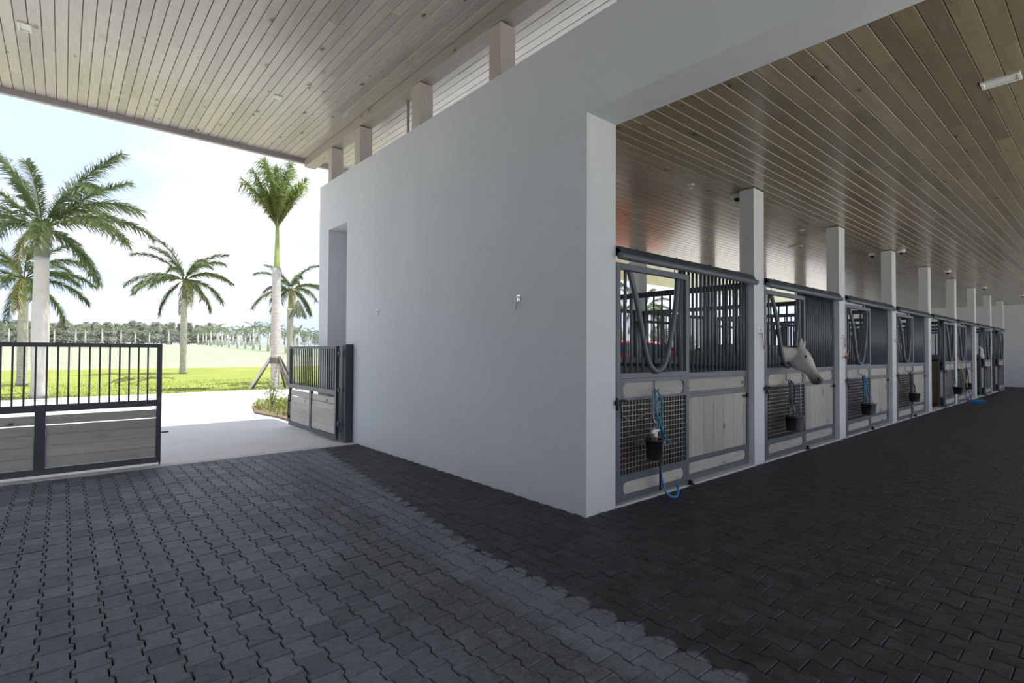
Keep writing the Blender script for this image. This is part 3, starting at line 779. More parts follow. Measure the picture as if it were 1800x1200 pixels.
# third stall
x = H(2, .64); halter(x, 1.08, NAVY, 'navy halter with bright blue rope on third stall door', seed=3, rope_mat=BLUEB if False else simple('bright_blue_rope', (.02, .20, .42), .7),
       rope=[[(0, -.01, .02), (-.05, -.03, -.1), (-.06, -.03, -.25), (-.07, -.03, -.38)], [(0, -.01, .02), (-.02, -.03, -.12), (-.03, -.03, -.28), (-.05, -.03, -.40)], [(0, -.01, .02), (.06, -.03, -.1), (.16, -.03, -.3), (.28, -.03, -.52)], [(0, -.01, .02), (.08, -.03, -.12), (.19, -.03, -.34), (.28, -.03, -.56)]])
bucket((x+.16, -.17, .37), GREYP, 'dark grey bucket tilted on third stall door', .085, .20, Vector((-.08, .07, .50)))
bucket((x-.03, -.14, .38), PLAST, 'black bucket at left of the dark grey bucket on third stall door', .08, .20, Vector((.05, .05, .48)))
# fourth stall
x = H(3, .66); halter(x, 1.08, BLACKL, 'black leather halter bundle on fourth stall door', seed=4, rope_mat=BLACKM,
       rope=[[(0, -.01, .02), (-.04, -.03, -.2), (-.06, -.03, -.5), (-.02, -.03, -.68)], [(.0, -.01, .02), (.02, -.03, -.2), (.0, -.03, -.5), (.02, -.03, -.7)], [(.12, -.02, -.25), (.28, -.02, -.3), (.34, -.02, -.45), (.22, -.02, -.5)], [(.02, -.02, -.7), (.03, -.02, -.9), (.01, -.02, -1.05)]])
bucket((x+.20, -.15, .41), PLAST, 'black bucket at right of the bundle on fourth stall door', .085, .19, Vector((-.12, .07, .45)))
bucket((x+.01, -.15, .42), PLAST, 'black bucket under the leather bundle on fourth stall door', .085, .19, Vector((.02, .07, .45)))
# fifth stall (open door hangs over the panel)
x = H(4, 1.36+.66); halter(x, 1.05, BLACKL, 'black halter above the bucket on fifth stall door', s=.8, seed=5)
bucket((x+.10, -.18, .36), PLAST, 'black bucket hanging on the fifth stall door', .11, .20, Vector((-.06, .07, .45)))
# sixth stall
x = H(5, .66); halter(x, 1.05, TEAL, 'teal and blue halter bundle behind the broom handle', seed=6, rope_mat=NAVY,
       rope=[[(0, -.01, .02), (-.06, -.03, -.1), (-.06, -.03, -.35), (.0, -.03, -.6), (.2, -.03, -.66), (.3, -.03, -.5), (.2, -.03, -.2), (.02, -.02, .0)], [(.05, -.02, -.05), (.2, -.03, -.3), (.26, -.03, -.55), (.12, -.03, -.66)]])
bucket((x+.05, -.15, .41), PLAST, 'black bucket hanging on the sixth stall door', .085, .19, Vector((0, .07, .45)))

# ------------------------------------------------------------------ tie rings
def tie_ring(loc, label, facing='y', hang=None, hm=None):
    t = empty('tie_ring', loc); tag(t, label, 'tie ring', 'tie rings on the walls')
    if facing == 'x': t.rotation_euler[2] = -PI/2
    m = MB(); m.prism([(-.022, -.035), (.022, -.035), (.022, .035), (-.022, .035)], -.006, 0); m.tube([(0, -.005, .01), (0, -.03, .01)], .008, 8); bevel(m.build('wall_plate', CHROME, t), .002)
    m = MB(); ring(m, (0, -.028, -.022), .028, .0045); m.build('ring', CHROME, t)
    if hang:
        m = MB(); m.tube(smoothpts(hang, 6), .007, 7); m.build('tie_cord', hm, t)
    return t
tie_ring((0, .937, 2.06), 'chrome tie ring on the big grey wall nearer the corner', 'x', [(0, -.03, -.045), (.01, -.04, -.09), (-.005, -.03, -.12)], WIRE)
tie_ring((0, 4.18, 2.09), 'small chrome tie ring on the big grey wall nearer the gate', 'x')
xr = lambda n: T+n*PITCH-PWD/2
tie_ring((xr(1)-.01, 0, 1.80), 'chrome tie ring with pink cord on the first pillar', 'y', [(0, -.03, -.04), (.04, -.03, -.06), (.055, -.03, -.15), (.08, -.03, -.24), (.12, -.03, -.28)], PINK)
tie_ring((xr(2)-.02, 0, 1.80), 'chrome tie ring with knotted pink cord on the second pillar', 'y', [(0, -.03, -.03), (.03, -.03, -.07), (.0, -.03, -.12), (.04, -.03, -.16), (.03, -.03, -.22)], PINK)
tie_ring((xr(3)-.02, 0, 1.80), 'chrome tie ring with long pink cord on the third pillar', 'y', [(0, -.03, -.03), (.08, -.03, -.05), (.16, -.02, -.06), (.27, -.02, -.10), (.40, -.02, -.13)], PINK)
for n in (4, 5, 6, 7): tie_ring((xr(n), 0, 1.81), 'small chrome tie ring on the %s pillar' % ORD[n-1], 'y')
t = empty('cord_clip', (xr(2)+.03, -.03, 1.50)); tag(t, 'white cord with red and black ball hanging on second pillar', 'clip')
MB().tube([(0, 0, .16), (.05, 0, .0), (.07, -.01, -.02), (.01, -.01, -.06)], .004, 6).build('cord', WHITE, t)
MB().lathe([(.002, -.03), (.024, -.02), (.032, 0), (.024, .02), (.002, .03)], (0, -.02, -.075), 14).build('ball', REDP, t)
m = MB(); ring(m, (.12, -.01, -.02), .018, .004); m.tube([(.08, -.01, -.01), (.13, -.01, -.035)], .005, 6); m.tube([(.135, -.01, .0), (.16, -.01, .03), (.155, -.01, .05)], .004, 6); m.build('snap_hook', BRASS, t)
t = empty('halter', (20.0, -.10, 1.62)); t.scale = (1.3, 1.3, 1.3); tag(t, 'white fleece halter hanging on the sixth pillar', 'halter')
m = MB(); m.tube(smoothpts([(0, .04, .08), (-.05, 0, 0), (-.12, -.01, -.12), (-.05, -.02, -.2), (.1, -.02, -.2), (.16, 0, -.12), (.07, 0, .02), (.0, .04, .08)], 5), .022, 8); m.build('noseband', STUFFY, t)
m = MB(); m.tube(smoothpts([(-.12, 0, -.12), (0, -.03, -.14), (.16, 0, -.12)], 5), .03, 8); m.build('fleece', STUFFY, t)

# ------------------------------------------------------------------ broom
t = empty('push_broom', (17.55, -.18, 0)); tag(t, 'blue push broom with wooden handle leaning on the fifth pillar', 'broom')
MB().tube([(0.0, .0, .09), (-1.24, .14, 1.44)], .013, 10).build('handle', HANDLE, t)
m = MB(); m.beam((-.02, .03, .075), (.08, -.30, .075), .07, .035); bevel(m.build('head', BLUEB, t), .006)
m = MB()
for i in range(60):
    a = i/59; c = Vector((-.017, .027, 0)).lerp(Vector((.078, -.29, 0)), a)
    for s_ in (-.02, 0, .02): m.beam((c.x+s_*.6, c.y+s_*.7, .06), (c.x+s_*.8+random.uniform(-.005, .005), c.y+s_*.9, .002), .008, .008)
tag(m.build('bristles', BLUEB, t), kind='stuff')
m = MB(); m.lathe([(.03, .085), (.022, .12), (.018, .16)], n=12); m.build('socket', WHITE, t)

# ------------------------------------------------------------------ gates
def make_gate_leaf(two=True, Wd=2.36):
    """leaf along +x from hinge (0) to latch (Wd); origin at ground"""
    t = empty('gate_leaf'); d = .05; s = .055
    f = MB(); f.box(0, 0, .03, s, d, 1.575); f.box(Wd-s, 0, .03, Wd, d, 1.575); f.box(s, 0, 1.525, Wd-s, d, 1.575); f.box(s, 0, .765, Wd-s, d, .845); f.box(s, 0, .03, Wd-s, d, .105)
    f.box(Wd/2-.05, 0, .105, Wd/2+.05, d, .765)
    bevel(f.build('gate_frame', STEELD, t), .003)
    n = 22
    for i in range(n): inst(gbar, 'bar', t, (s+(Wd-2*s)*(i+1)/(n+1)-.009, .016, .845))
    zs = [.108, .232, .362, .492, .612, .748]
    for (xa, xb) in ((s, Wd/2-.05), (Wd/2+.05, Wd-s)):
        for i in range(5):
            g = (.0, .0, .0, .004, .022)[i]
            pb = MB().box(xa+.001, .014, zs[i]+.0035, xb-.001, .030, zs[i+1]-g-.0035)
            if i not in (3, 4): pb.box(xa+.002, .022, zs[i]+.006, xb-.002, .038, zs[i+1]+.006)
            bevel(pb.build('plank', PLHL, t), .003)
    return t
gbar = MB().box(0, 0, 0, .018, .018, .68).mesh('bar', STEELD)
def hinge(t, zs, x=-.03):
    for z in zs:
        m = MB(); m.tube([(x, .025, z-.05), (x, .025, z+.05)], .016, 10); m.box(x, .015, z-.03, .01, .035, z+.03); m.box(x-.05, .015, z-.03, x, .035, z+.03); m.build('hinge', STEELD, t)
ga = make_gate_leaf(); ga.location = (-4.99, YG+.05, 0); hinge(ga, (.3, .85, 1.45))
tag(ga, 'closed gate leaf with vertical bars over horizontal planks, in front of palms', 'gate', 'two leaves of the driveway gate')
m = MB(); m.tube([(2.34, -.012, .42), (2.44, -.012, .42)], .008, 8); m.tube([(2.345, -.012, .0), (2.345, -.012, .10)], .008, 8); m.build('bolt', BLACKM, ga)
gb = copy_tree(ga); gb.location = (-.165, 5.22, 0); gb.rotation_euler[2] = PI/2
tag(gb, 'open gate leaf swung outward beside the big wall, with planks and bars', 'gate')
for ch in gb.children:
    if ch.name.startswith('bolt'): bolt_old = ch
m = MB(); m.tube([(2.30, .075, .14), (2.30, .075, .62), (2.20, .075, .64)], .009, 8); m.tube([(2.31, .075, .2), (2.31, .05, .2)], .02, 8); m.tube([(2.31, .075, .5), (2.31, .05, .5)], .02, 8)
m.build('drop_bolt', BLACKM, gb)
bpy.data.objects.remove(bolt_old)
for (x, y, lab) in ((-.135, 5.06, 'dark square steel gate post against the big wall'), (-5.13, YG+.01, 'dark square steel gate post out of sight beside the closed leaf')):
    o = bevel(MB().box(0, 0, 0, .13, .13, 1.60).build('gate_post', STEELD), .004); o.location = (x, y-.03, 0); tag(o, lab, 'post')

# ------------------------------------------------------------------ horse
def loft(rings, n=20):
    m = MB(); vs = []
    for c, ax, upv, rw, ru, rd in rings:
        c = Vector(c); ax = Vector(ax).normalized(); upv = Vector(upv); upv = (upv-ax*upv.dot(ax)).normalized(); sd = ax.cross(upv)
        for k in range(n):
            a = 2*PI*k/n; h = math.sin(a); vs.append(c+sd*math.cos(a)*rw+upv*h*(ru if h > 0 else rd))
    m._add(vs, [(i*n+k, i*n+(k+1) % n, (i+1)*n+(k+1) % n, (i+1)*n+k) for i in range(len(rings)-1) for k in range(n)]+[tuple(range(n-1, -1, -1)), tuple((len(rings)-1)*n+k for k in range(n))], True)
    return m
def chain(pts, upv, spec):
    """pts: centre line, spec: (half width, up radius, down radius)"""
    pts = [Vector(p) for p in pts]; out = []
    for i, p in enumerate(pts):
        d = pts[min(i+1, len(pts)-1)]-pts[max(i-1, 0)]; out.append((p, d, upv, *spec[i]))
    return out
def horse():
    # head frame: poll -> muzzle
    poll = Vector((4.49, -.14, 1.585)); muz = Vector((4.40, -.44, 1.09))
    ax = (muz-poll).normalized(); L = (muz-poll).length
    upf = Vector((.10, -.88, .40)); upf = (upf-ax*upf.dot(ax)).normalized(); sd = ax.cross(upf).normalized()
    prof = [(-.04, .050, .035, .05), (.04, .075, .052, .10), (.14, .096, .074, .200), (.26, .104, .080, .235), (.38, .100, .078, .220), (.50, .084, .070, .172), (.62, .066, .054, .118), (.74, .060, .050, .100), (.85, .062, .050, .100), (.94, .060, .052, .086), (1.0, .046, .044, .062), (1.03, .022, .024, .03)]
    rings = [(poll+ax*(t*L)-upf*.01, ax, upf, w, u_, d_) for t, w, u_, d_ in prof]
    body = loft(rings, 24)
    parts = [body]
    # neck from withers to poll
    nk = [(4.10, 1.35, 1.30), (4.13, .95, 1.40), (4.17, .58, 1.45), (4.23, .27, 1.475), (4.32, .05, 1.485), (4.43, -.10, 1.49)]
    parts.append(loft(chain(nk, Vector((0, -.2, 1)), [(.17, .24, .32), (.145, .21, .28), (.115, .18, .22), (.095, .145, .175), (.085, .115, .14), (.07, .08, .11)]), 22))
    tr = [(4.09, 1.15, 1.22), (4.09, 1.4, 1.18), (4.09, 1.75, 1.14), (4.09, 2.2, 1.13), (4.09, 2.65, 1.15), (4.09, 3.0, 1.17), (4.09, 3.2, 1.15)]
    parts.append(loft(chain(tr, Vector((0, 0, 1)), [(.12, .2, .25), (.23, .28, .34), (.28, .27, .34), (.30, .25, .33), (.29, .27, .30), (.25, .26, .26), (.12, .15, .15)]), 22))
    for sx in (-1, 1):
        x = 4.09+sx*.15
        parts.append(loft(chain([(x, 1.5, 1.05), (x, 1.5, .78), (x, 1.48, .50), (x, 1.48, .44), (x, 1.49, .16), (x, 1.46, .09), (x, 1.43, .0)], Vector((0, 1, 0)), [(.10, .14, .12), (.07, .09, .08), (.045, .05, .05), (.04, .05, .05), (.03, .035, .035), (.045, .05, .05), (.06, .065, .065)]), 12))
        parts.append(loft(chain([(x, 2.9, 1.1), (x, 2.85, .85), (x, 3.02, .58), (x, 3.02, .50), (x, 2.96, .18), (x, 2.93, .09), (x, 2.90, .0)], Vector((0, 1, 0)), [(.13, .24, .20), (.10, .16, .13), (.05, .07, .06), (.045, .06, .055), (.032, .04, .04), (.045, .05, .05), (.06, .065, .065)]), 12))
    # lower lip, brow and jaw mass
    def blob(c, r, sc=(1, 1, 1)):
        c = Vector(c); rr_ = []
        k = 7
        for i in range(k+1):
            a = PI*i/k-PI/2; rr_.append((c+ax*math.sin(a)*r*sc[0], ax, upf, max(.002, math.cos(a)*r*sc[1]), max(.002, math.cos(a)*r*sc[2]), max(.002, math.cos(a)*r*sc[2])))
        parts.append(loft(rr_, 14))
    for s_ in (-1, 1):
        blob(poll+ax*(.30*L)+upf*.028+sd*s_*.074, .040, (1.3, .7, .8))       # brow ridge
        blob(poll+ax*(.93*L)+upf*.012+sd*s_*.040, .034, (1.1, .8, 1.0))      # nostril flare
        blob(poll+ax*(.27*L)-upf*.085+sd*s_*.040, .082, (1.15, .55, 1.0))    # cheek
    blob(poll+ax*(.91*L)-upf*.085, .036, (1.2, 1.0, .7))
    allm = MB()
    for p in parts: allm._add(p.v, p.f, True)
    o = allm.build('body', WALL)
    o.name = 'grey_horse'
    rm = o.modifiers.new('r', 'REMESH'); rm.mode = 'VOXEL'; rm.voxel_size = .0115; rm.use_smooth_shade = True
    sm = o.modifiers.new('s', 'SMOOTH'); sm.factor = .5; sm.iterations = 5
    dg = bpy.context.evaluated_depsgraph_get(); me = bpy.data.meshes.new_from_object(o.evaluated_get(dg)); o.modifiers.clear(); o.data = me
    # material
    q = N('grey_horse_coat'); P = q.pos()
    dm = q.n('ShaderNodeVectorMath', {0: P, 1: tuple(muz+ax*.02)}, operation='DISTANCE').outputs['Value']
    f = q.noise(P, 9, 5, .6); fn = q.noise(P, 80, 3)
    c = q.mix(q.ramp(f, .35, .65), (.47, .46, .45), (.62, .61, .595))
    spk = q.n('ShaderNodeTexVoronoi', {'Vector': P, 'Scale': 55.0}).outputs['Distance']
    c = q.mix(q.math('MULTIPLY', q.ramp(spk, .12, .05), .12), c, (.25, .22, .2))
    c = q.mix(q.ramp(q.math('ADD', dm, q.math('MULTIPLY', f, .05)), .26, .09), c, (.085, .08, .082))
    q.bump(fn, .15, .003); cm = q.out(c, .65, spec=.3)
    me.materials.clear(); me.materials.append(cm)
    tag(o, 'grey horse putting its head out over the second stall door', 'horse')
    dk = simple('dark_skin', (.012, .011, .011), .45)
    for s_ in (-1, 1):
        m = MB(); c = poll+ax*(.335*L)+upf*.020+sd*s_*.090
        vs = []; k = 10
        m.tube([c-ax*.021, c-ax*.014, c, c+ax*.014, c+ax*.021], [.002, .0125, .0165, .0125, .002], 16); m.build('eye', EYEM, o)
        m = MB(); c = poll+ax*(.335*L)+upf*.028+sd*s_*.094
        m.tube(smoothpts([c-ax*.026-upf*.012, c-ax*.012+upf*.006, c+ax*.004+upf*.007, c+ax*.026-upf*.010], 5), .005, 8); m.build('eyelid', simple('grey_skin', (.20, .19, .185), .6), o)
        m = MB(); c = poll+ax*(.945*L)+upf*.010+sd*s_*.062
        m.tube([c-ax*.022+upf*.008, c-ax*.008+upf*.004, c+ax*.010, c+ax*.02-upf*.008], [.004, .012, .011, .003], 10); m.build('nostril', dk, o)
        # ear: cupped cone
        base = poll+ax*(.0)+upf*.030+sd*s_*.052; tipd = (Vector((.05, -.02, 1))+upf*.25+sd*s_*.20).normalized()
        em = MB(); k = 9; rows = []
        fwd = ax*.6+upf*.8; fwd = (fwd-tipd*fwd.dot(tipd)).normalized(); sv_ = tipd.cross(fwd)
        for i in range(8):
            t_ = i/7; w_ = .036*(math.sin(PI*min(1, .30+t_*.70))**.8)+.001; cc = base+tipd*(t_*.125-.02)
            for j in range(k):
                a = math.radians(-150+300*j/(k-1)); rows.append(cc-fwd*math.cos(a)*w_*.75+sv_*math.sin(a)*w_)
        em._add(rows, [(i*k+j, i*k+j+1, (i+1)*k+j+1, (i+1)*k+j) for i in range(7) for j in range(k-1)], True)
        eo = em.build('ear', cm, o); sd_ = eo.modifiers.new('t', 'SOLIDIFY'); sd_.thickness = .005
    m = MB(); c = poll+ax*(.97*L)-upf*.055
    m.tube(smoothpts([c+sd*.052-ax*.085-upf*.006, c+sd*.052-ax*.04, c+sd*.040, c+ax*.022, c-sd*.040, c-sd*.052-ax*.04, c-sd*.052-ax*.085-upf*.006], 4), .0045, 6); m.build('mouth_line', dk, o)
    # short dark clipped mane along the crest and forelock
    m = MB(); r = random.Random(5)
    crest = smoothpts([(4.12, 1.1, 1.62), (4.15, .8, 1.63), (4.18, .5, 1.63), (4.24, .24, 1.61), (4.33, .02, 1.60), (4.45, -.12, 1.60)], 12)
    for p in crest:
        for k in range(7):
            b = p+Vector((r.uniform(-.015, .015), r.uniform(-.02, .02), -.02)); e = b+Vector((r.uniform(-.02, .02), r.uniform(-.02, .02), r.uniform(.015, .028)))
            m.tube([b, e], [.004, .001], 4, cap=False)
    tag(m.build('mane', simple('mane_hair', (.10, .095, .09), .7), o), kind='stuff')
horse()

# ------------------------------------------------------------------ palms
def frond_mesh(L, rise, droop, hang, mat, pairs=70, ll=.56, w=.036, seed=0, rach=.022, name='frond', taper=False, plume=True):
    """arching pinnate frond, local: leaves the origin along +x"""
    r = random.Random(seed); m = MB(); n = 16; pts = []
    ang = rise; p = Vector((0, 0, 0))
    for i in range(n+1):
        pts.append(p.copy()); ang = rise-droop*(i/n)**1.25; p = p+Vector((math.cos(ang), 0, math.sin(ang)))*(L/n)
    m.tube(pts, [rach*(1-.85*i/n)+.003 for i in range(n+1)], 5)
    for i in range(pairs):
        t = .12+.88*(i+r.uniform(-.3, .3))/pairs; t = min(max(t, .08), .995)
        f = t*n; k = min(int(f), n-1); a = pts[k].lerp(pts[k+1], f-k); d = (pts[k+1]-pts[k]).normalized()
        nrm = Vector((0, 1, 0)).cross(d)*-1
        if nrm.z < 0: nrm = -nrm
        prof = min(1, .35+2.2*t)*(1-.55*max(0, t-.55)/.45)
        if taper: prof = .15+.95*min(1, t*1.15)
        elif plume: prof = min(1, .45+1.8*t)*(1-.35*max(0, t-.6)/.4)
        for s_ in ((-1, 1, -1, 1) if plume else (-1, 1)):
            l = ll*prof*r.uniform(.75, 1.1); ph = r.uniform(-.75, 1.15) if plume else r.choice([.1, -.3, .6])
            dr = (Vector((0, s_*math.cos(ph), 0))*.75+nrm*math.sin(ph)*.75+d*r.uniform(.55, .95)).normalized()
            q1 = a+dr*l*.45+Vector((0, 0, -hang*.08*l)); q2 = a+dr*l*.9+Vector((0, 0, -hang*.42*l*r.uniform(.6, 1.3)))
            wd = d.cross(dr).normalized().lerp(d, .4).normalized()*w/2
            b = len(m.v)
            m.v += [tuple(a-wd*.6), tuple(a+wd*.6), tuple(q1+wd), tuple(q1-wd), tuple(q2)]
            m.f += [(b, b+1, b+2, b+3), (b+3, b+2, b+4)]; m.sm += [False]*2; m.tn += [0.]*2
    return m.mesh(name, mat)
FM = [frond_mesh(3.1, 1.15, 1.1, .55, FROND, seed=1), frond_mesh(3.2, .85, 1.35, .8, FROND, seed=2), frond_mesh(3.1, .45, 1.25, 1.0, FROND, seed=3),
      frond_mesh(3.0, .05, 1.15, 1.1, FROND, seed=4), frond_mesh(2.7, -.5, .9, 1.0, FROND, seed=5), frond_mesh(2.8, -.15, 1.4, 1.1, FRONDY, seed=6)]
FU = [frond_mesh(2.7, 1.52, .45, 1.6, FROND2, 60, .62, seed=11, taper=True), frond_mesh(2.4, 1.34, .45, 1.9, FROND2, 60, .66, seed=12, taper=True), frond_mesh(2.1, 1.2, .5, 2.0, FROND2, 55, .66, seed=13, taper=True), frond_mesh(1.5, 1.40, .2, 1.2, FRONDY, 40, .5, seed=14, taper=True)]
FB = frond_mesh(3.3, 1.2, .6, .7, FROND, 80, .62, seed=21)
def trunk_mesh(H_, r, bulge=.0, lean=(0, 0), mat=None, base=1.25, n=16, curve=0.):
    m = MB(); k = 26; pts = []; rs = []
    for i in range(k+1):
        t = i/k; pts.append((lean[0]*t+curve*math.sin(t*PI), lean[1]*t, H_*t)); rs.append(r*(1+(base-1)*max(0, 1-t*7)**1.6+bulge*math.sin(PI*min(1, t*1.1))**2))
    m.tube(pts, rs, n); return m
def palm(loc, Ht, r, sh, fronds, label, bulge=.1, sc=1., mat=BARK, smat=SHAFT, lean=(0, 0), seed=0, sr=.55, group=None, dead=False):
    t = empty('royal_palm', loc); tag(t, label, 'palm tree', group)
    trunk_mesh(Ht, r, bulge, lean, mat).build('trunk', mat, t)
    m = MB(); m.tube([(lean[0], lean[1], Ht-.04), (lean[0], lean[1], Ht+.06), (lean[0], lean[1], Ht+sh*.5), (lean[0], lean[1], Ht+sh)], [r*.9, r*(sr+.28), r*(sr+.08), r*sr*.85], 14); m.build('crownshaft', smat, t)
    for (me, az, tilt, s_) in fronds:
        inst(me, 'frond', t, (lean[0]+.04*math.cos(az), lean[1]+.04*math.sin(az), Ht+sh*.93), (0, tilt, az), s_*sc)
    return t
def crown(seed, n=18, s=1.):
    n = int(n*1.15)
    r = random.Random(seed); out = []
    seq = [0, 0, 1, 1, 1, 2, 2, 2, 2, 3, 3, 3, 3, 4, 4, 5, 3, 2, 1, 4]
    for i in range(n): out.append((FM[seq[i % len(seq)]], i*2.399+r.uniform(-.25, .25), r.uniform(-.12, .12), s*r.uniform(.88, 1.08)))
    return out
# image right direction in the world is az = -40.7 deg
AZR = -yaw
def az(deg): return AZR+math.radians(deg)
bigc = [(FB, az(172), -.0, .95), (FB, az(6), .12, 1.0), (FB, az(150), .2, .85), (FB, az(25), .28, .85), (FM[1], az(-25), .0, 1.0), (FM[2], az(0), -.25, 1.02), (FM[2], az(-12), .12, 1.08), (FM[1], az(25), .3, .95),
        (FM[1], az(200), -.1, 1.0), (FM[2], az(190), 0, 1.05), (FM[2], az(165), .1, 1.0), (FM[5], az(-75), .2, .7), (FM[3], az(-100), .0, .8), (FM[2], az(-50), .3, .9),
        (FM[3], az(100), 0, .95), (FM[1], az(80), 0, .9), (FM[4], az(40), 0, .8), (FM[1], az(-140), .2, .9), (FM[2], az(130), 0, .9), (FM[0], az(-60), 0, .8)]
p = palm((-4.16, 18.45, -.02), 4.35, .185, .95, bigc, 'biggest royal palm at far left, trunk rising behind the closed gate', bulge=.18, mat=BARKC, smat=SHAFTG, sr=.75)
m = MB(); m.tube(smoothpts([(0, 0, 0), (-.22, .15, -.12), (-.36, .22, -.35), (-.30, .2, -.75)], 4), [.06]*4+[.05]*4+[.03]*5, 8); o = m.build('split_sheath', SHAFT, p); o.location = (-.1, .05, 5.05)
tallc = []
r_ = random.Random(9)
for i in range(20):
    k = [0, 0, 1, 1, 1, 2, 2, 0, 1, 2][i % 10]; tallc.append((FU[k], i*2.399, r_.uniform(-.08, .12), r_.uniform(.8, 1.0)))
for i in range(6): tallc.append((FU[3], i*1.1, .25, r_.uniform(.7, .95)))
palm((2.68, 18.32, -.02), 4.72, .165, 1.75, tallc, 'tall slender palm with upright gathered fronds, propped by stakes', bulge=.12, sr=.42)
midc = crown(21, 19, 1.0)
palm((2.18, 35.6, -.02), 4.75, .185, 1.3, midc, 'palm standing alone on the lawn between big palm and tall palm', bulge=.05, smat=SHAFTG)
palm((4.35, 21.9, -.02), 3.45, .13, .95, crown(31, 15, .60), 'shorter palm behind the tall staked palm, with hanging seed cluster', bulge=.02, mat=BARK)
m = MB(); r_ = random.Random(4)
for i in range(260):
    a = r_.uniform(0, 6.28); b = r_.uniform(0, 1); e = Vector((.42*b*math.cos(a), .3*b*math.sin(a), -.75*b+r_.uniform(-.1, .1)))
    m.tube([Vector((0, 0, 0)), e*.6+Vector((0, 0, .1)), e], [.006, .01, .014], 4, cap=False)
o = m.build('seed_cluster', SHAFTG, bpy.data.objects['royal_palm.003']); o.location = (.28, -.2, 3.75); tag(o, kind='stuff')
palm((-4.9, 26.6, -.02), 3.5, .165, 1.0, crown(41, 17, .88), 'palm partly hidden behind the biggest palm at far left', bulge=.05)
palm((7.3, 17.6, -.02), 7.0, .19, 1.5, crown(51, 18, 1.0), 'palm behind the wall end, only a frond tip showing', bulge=.1)
for i, (x, y, h_, lab) in enumerate(((17.5, 15.5, 3.9, 'palm seen through bars of the first stall'), (27., 23., 4.5, 'palm seen through bars of the second stall'), (38, 26, 4.5, 'palm seen through bars of the third stall'))):
    palm((x, y, -.02), h_, .19, 1.1, crown(60+i, 16, .95), lab)
# stakes that prop the tall palm
t = empty('palm_brace', (2.68, 18.32, 0)); tag(t, 'timber stakes propping the tall slender palm', 'stakes')
for k, (a, wht) in enumerate(((az(178), 0), (az(200), 1), (az(-8), 0), (az(-30), 0), (az(90), 0))):
    e = Vector((math.cos(a)*.92, math.sin(a)*.92, 0)); s_ = Vector((math.cos(a)*.15, math.sin(a)*.15, 1.25))
    mb = MB(); mb.beam(s_, e, .06, .09); mb.build('stake', TIMBERW if wht else TIMBER, t)
m = MB(); m.lathe([(.205, .98), (.215, .99), (.215, 1.2), (.205, 1.21)], n=10, smooth=False); m.build('batten_collar', TIMBER, t)
# fallen fronds on the grass
for i, (x, y, a) in enumerate(((-1.4, 24.5, .2), (-2.3, 23.8, .9), (-1.9, 25.2, -.4))):
    o = inst(frond_mesh(2.0, .35, .6, .15, FRONDY, 26, .42, plume=False, seed=70+i), 'fallen_frond', None, (x, y, .02), (0, 0, a), .85)
    tag(o, 'dry palm frond lying on the lawn behind the closed gate', 'frond', 'fallen fronds on the lawn')

# ------------------------------------------------------------------ bed by the open gate
poly = [(.02, 7.9), (.02, 9.0), (-.15, 10.2), (.15, 11.6), (.9, 12.9), (2.4, 13.6), (4.6, 13.4), (5.0, 7.9)]
m = MB(); m.prism(poly, -.05, .035, 'z'); tag(m.build('planting_bed', MULCH), kind='structure')
m = MB(); r_ = random.Random(12)
for i in range(6500):
    x = r_.uniform(.0, 4.8); y = r_.uniform(8.9, 13.4)
    if x < .05+.35*max(0, y-11.4): continue
    a = r_.uniform(0, 6.28); h_ = r_.uniform(.04, .11); w_ = .012
    b = len(m.v); dx, dy = math.cos(a)*w_, math.sin(a)*w_; lx, ly = r_.uniform(-.05, .05), r_.uniform(-.05, .05)
    m.v += [(x-dx, y-dy, .03), (x+dx, y+dy, .03), (x+lx, y+ly, .03+h_)]; m.f.append((b, b+1, b+2)); m.sm.append(False); m.tn.append(0.)
tag(m.build('grass', BLADE), 'green ground cover in the bed beside the open gate', 'grass', kind='stuff')
def shrub(loc, h_, label, seed):
    t = empty('shrub', loc); tag(t, label, 'shrub'); r = random.Random(seed); st = MB(); lf = MB()
    for i in range(9):
        a = r.uniform(0, 6.28); top = Vector((math.cos(a)*h_*.45*r.random(), math.sin(a)*h_*.45*r.random(), h_*r.uniform(.6, 1)))
        st.tube(bez((0, 0, 0), (0, 0, h_*.3), top*.7, top, 6), .006, 5)
        for k in range(24):
            p = top*r.uniform(.35, 1.05)+Vector((r.gauss(0, .05), r.gauss(0, .05), r.gauss(0, .05))); d = Vector((r.gauss(0, 1), r.gauss(0, 1), r.gauss(.3, .6))).normalized()*.06; s_ = d.orthogonal().normalized()*.022
            b = len(lf.v); lf.v += [tuple(p), tuple(p+d*.5+s_), tuple(p+d), tuple(p+d*.5-s_)]; lf.f.append((b, b+1, b+2, b+3)); lf.sm.append(False); lf.tn.append(0.)
    st.build('stem', TIMBER, t); tag(lf.build('foliage', SHRUB, t), kind='stuff')
shrub((.35, 10.6, .03), .75, 'thin leafy shrub in the bed by the open gate', 1)
shrub((.75, 9.7, .03), .45, 'low green shrub behind the open gate leaf', 2)
m = MB(); r_ = random.Random(13)
for i in range(9000):
    x = r_.uniform(-9, 9); y = 18.25+r_.random()**2*9; a = r_.uniform(0, 6.28); h_ = r_.uniform(.03, .08); w_ = .012
    b = len(m.v); dx, dy = math.cos(a)*w_, math.sin(a)*w_
    m.v += [(x-dx, y-dy, -.03), (x+dx, y+dy, -.03), (x+r_.uniform(-.03, .03), y+r_.uniform(-.03, .03), -.03+h_)]; m.f.append((b, b+1, b+2)); m.sm.append(False); m.tn.append(0.)
tag(m.build('lawn_grass', BLADE), 'short grass blades along the front of the lawn', 'grass', kind='stuff')

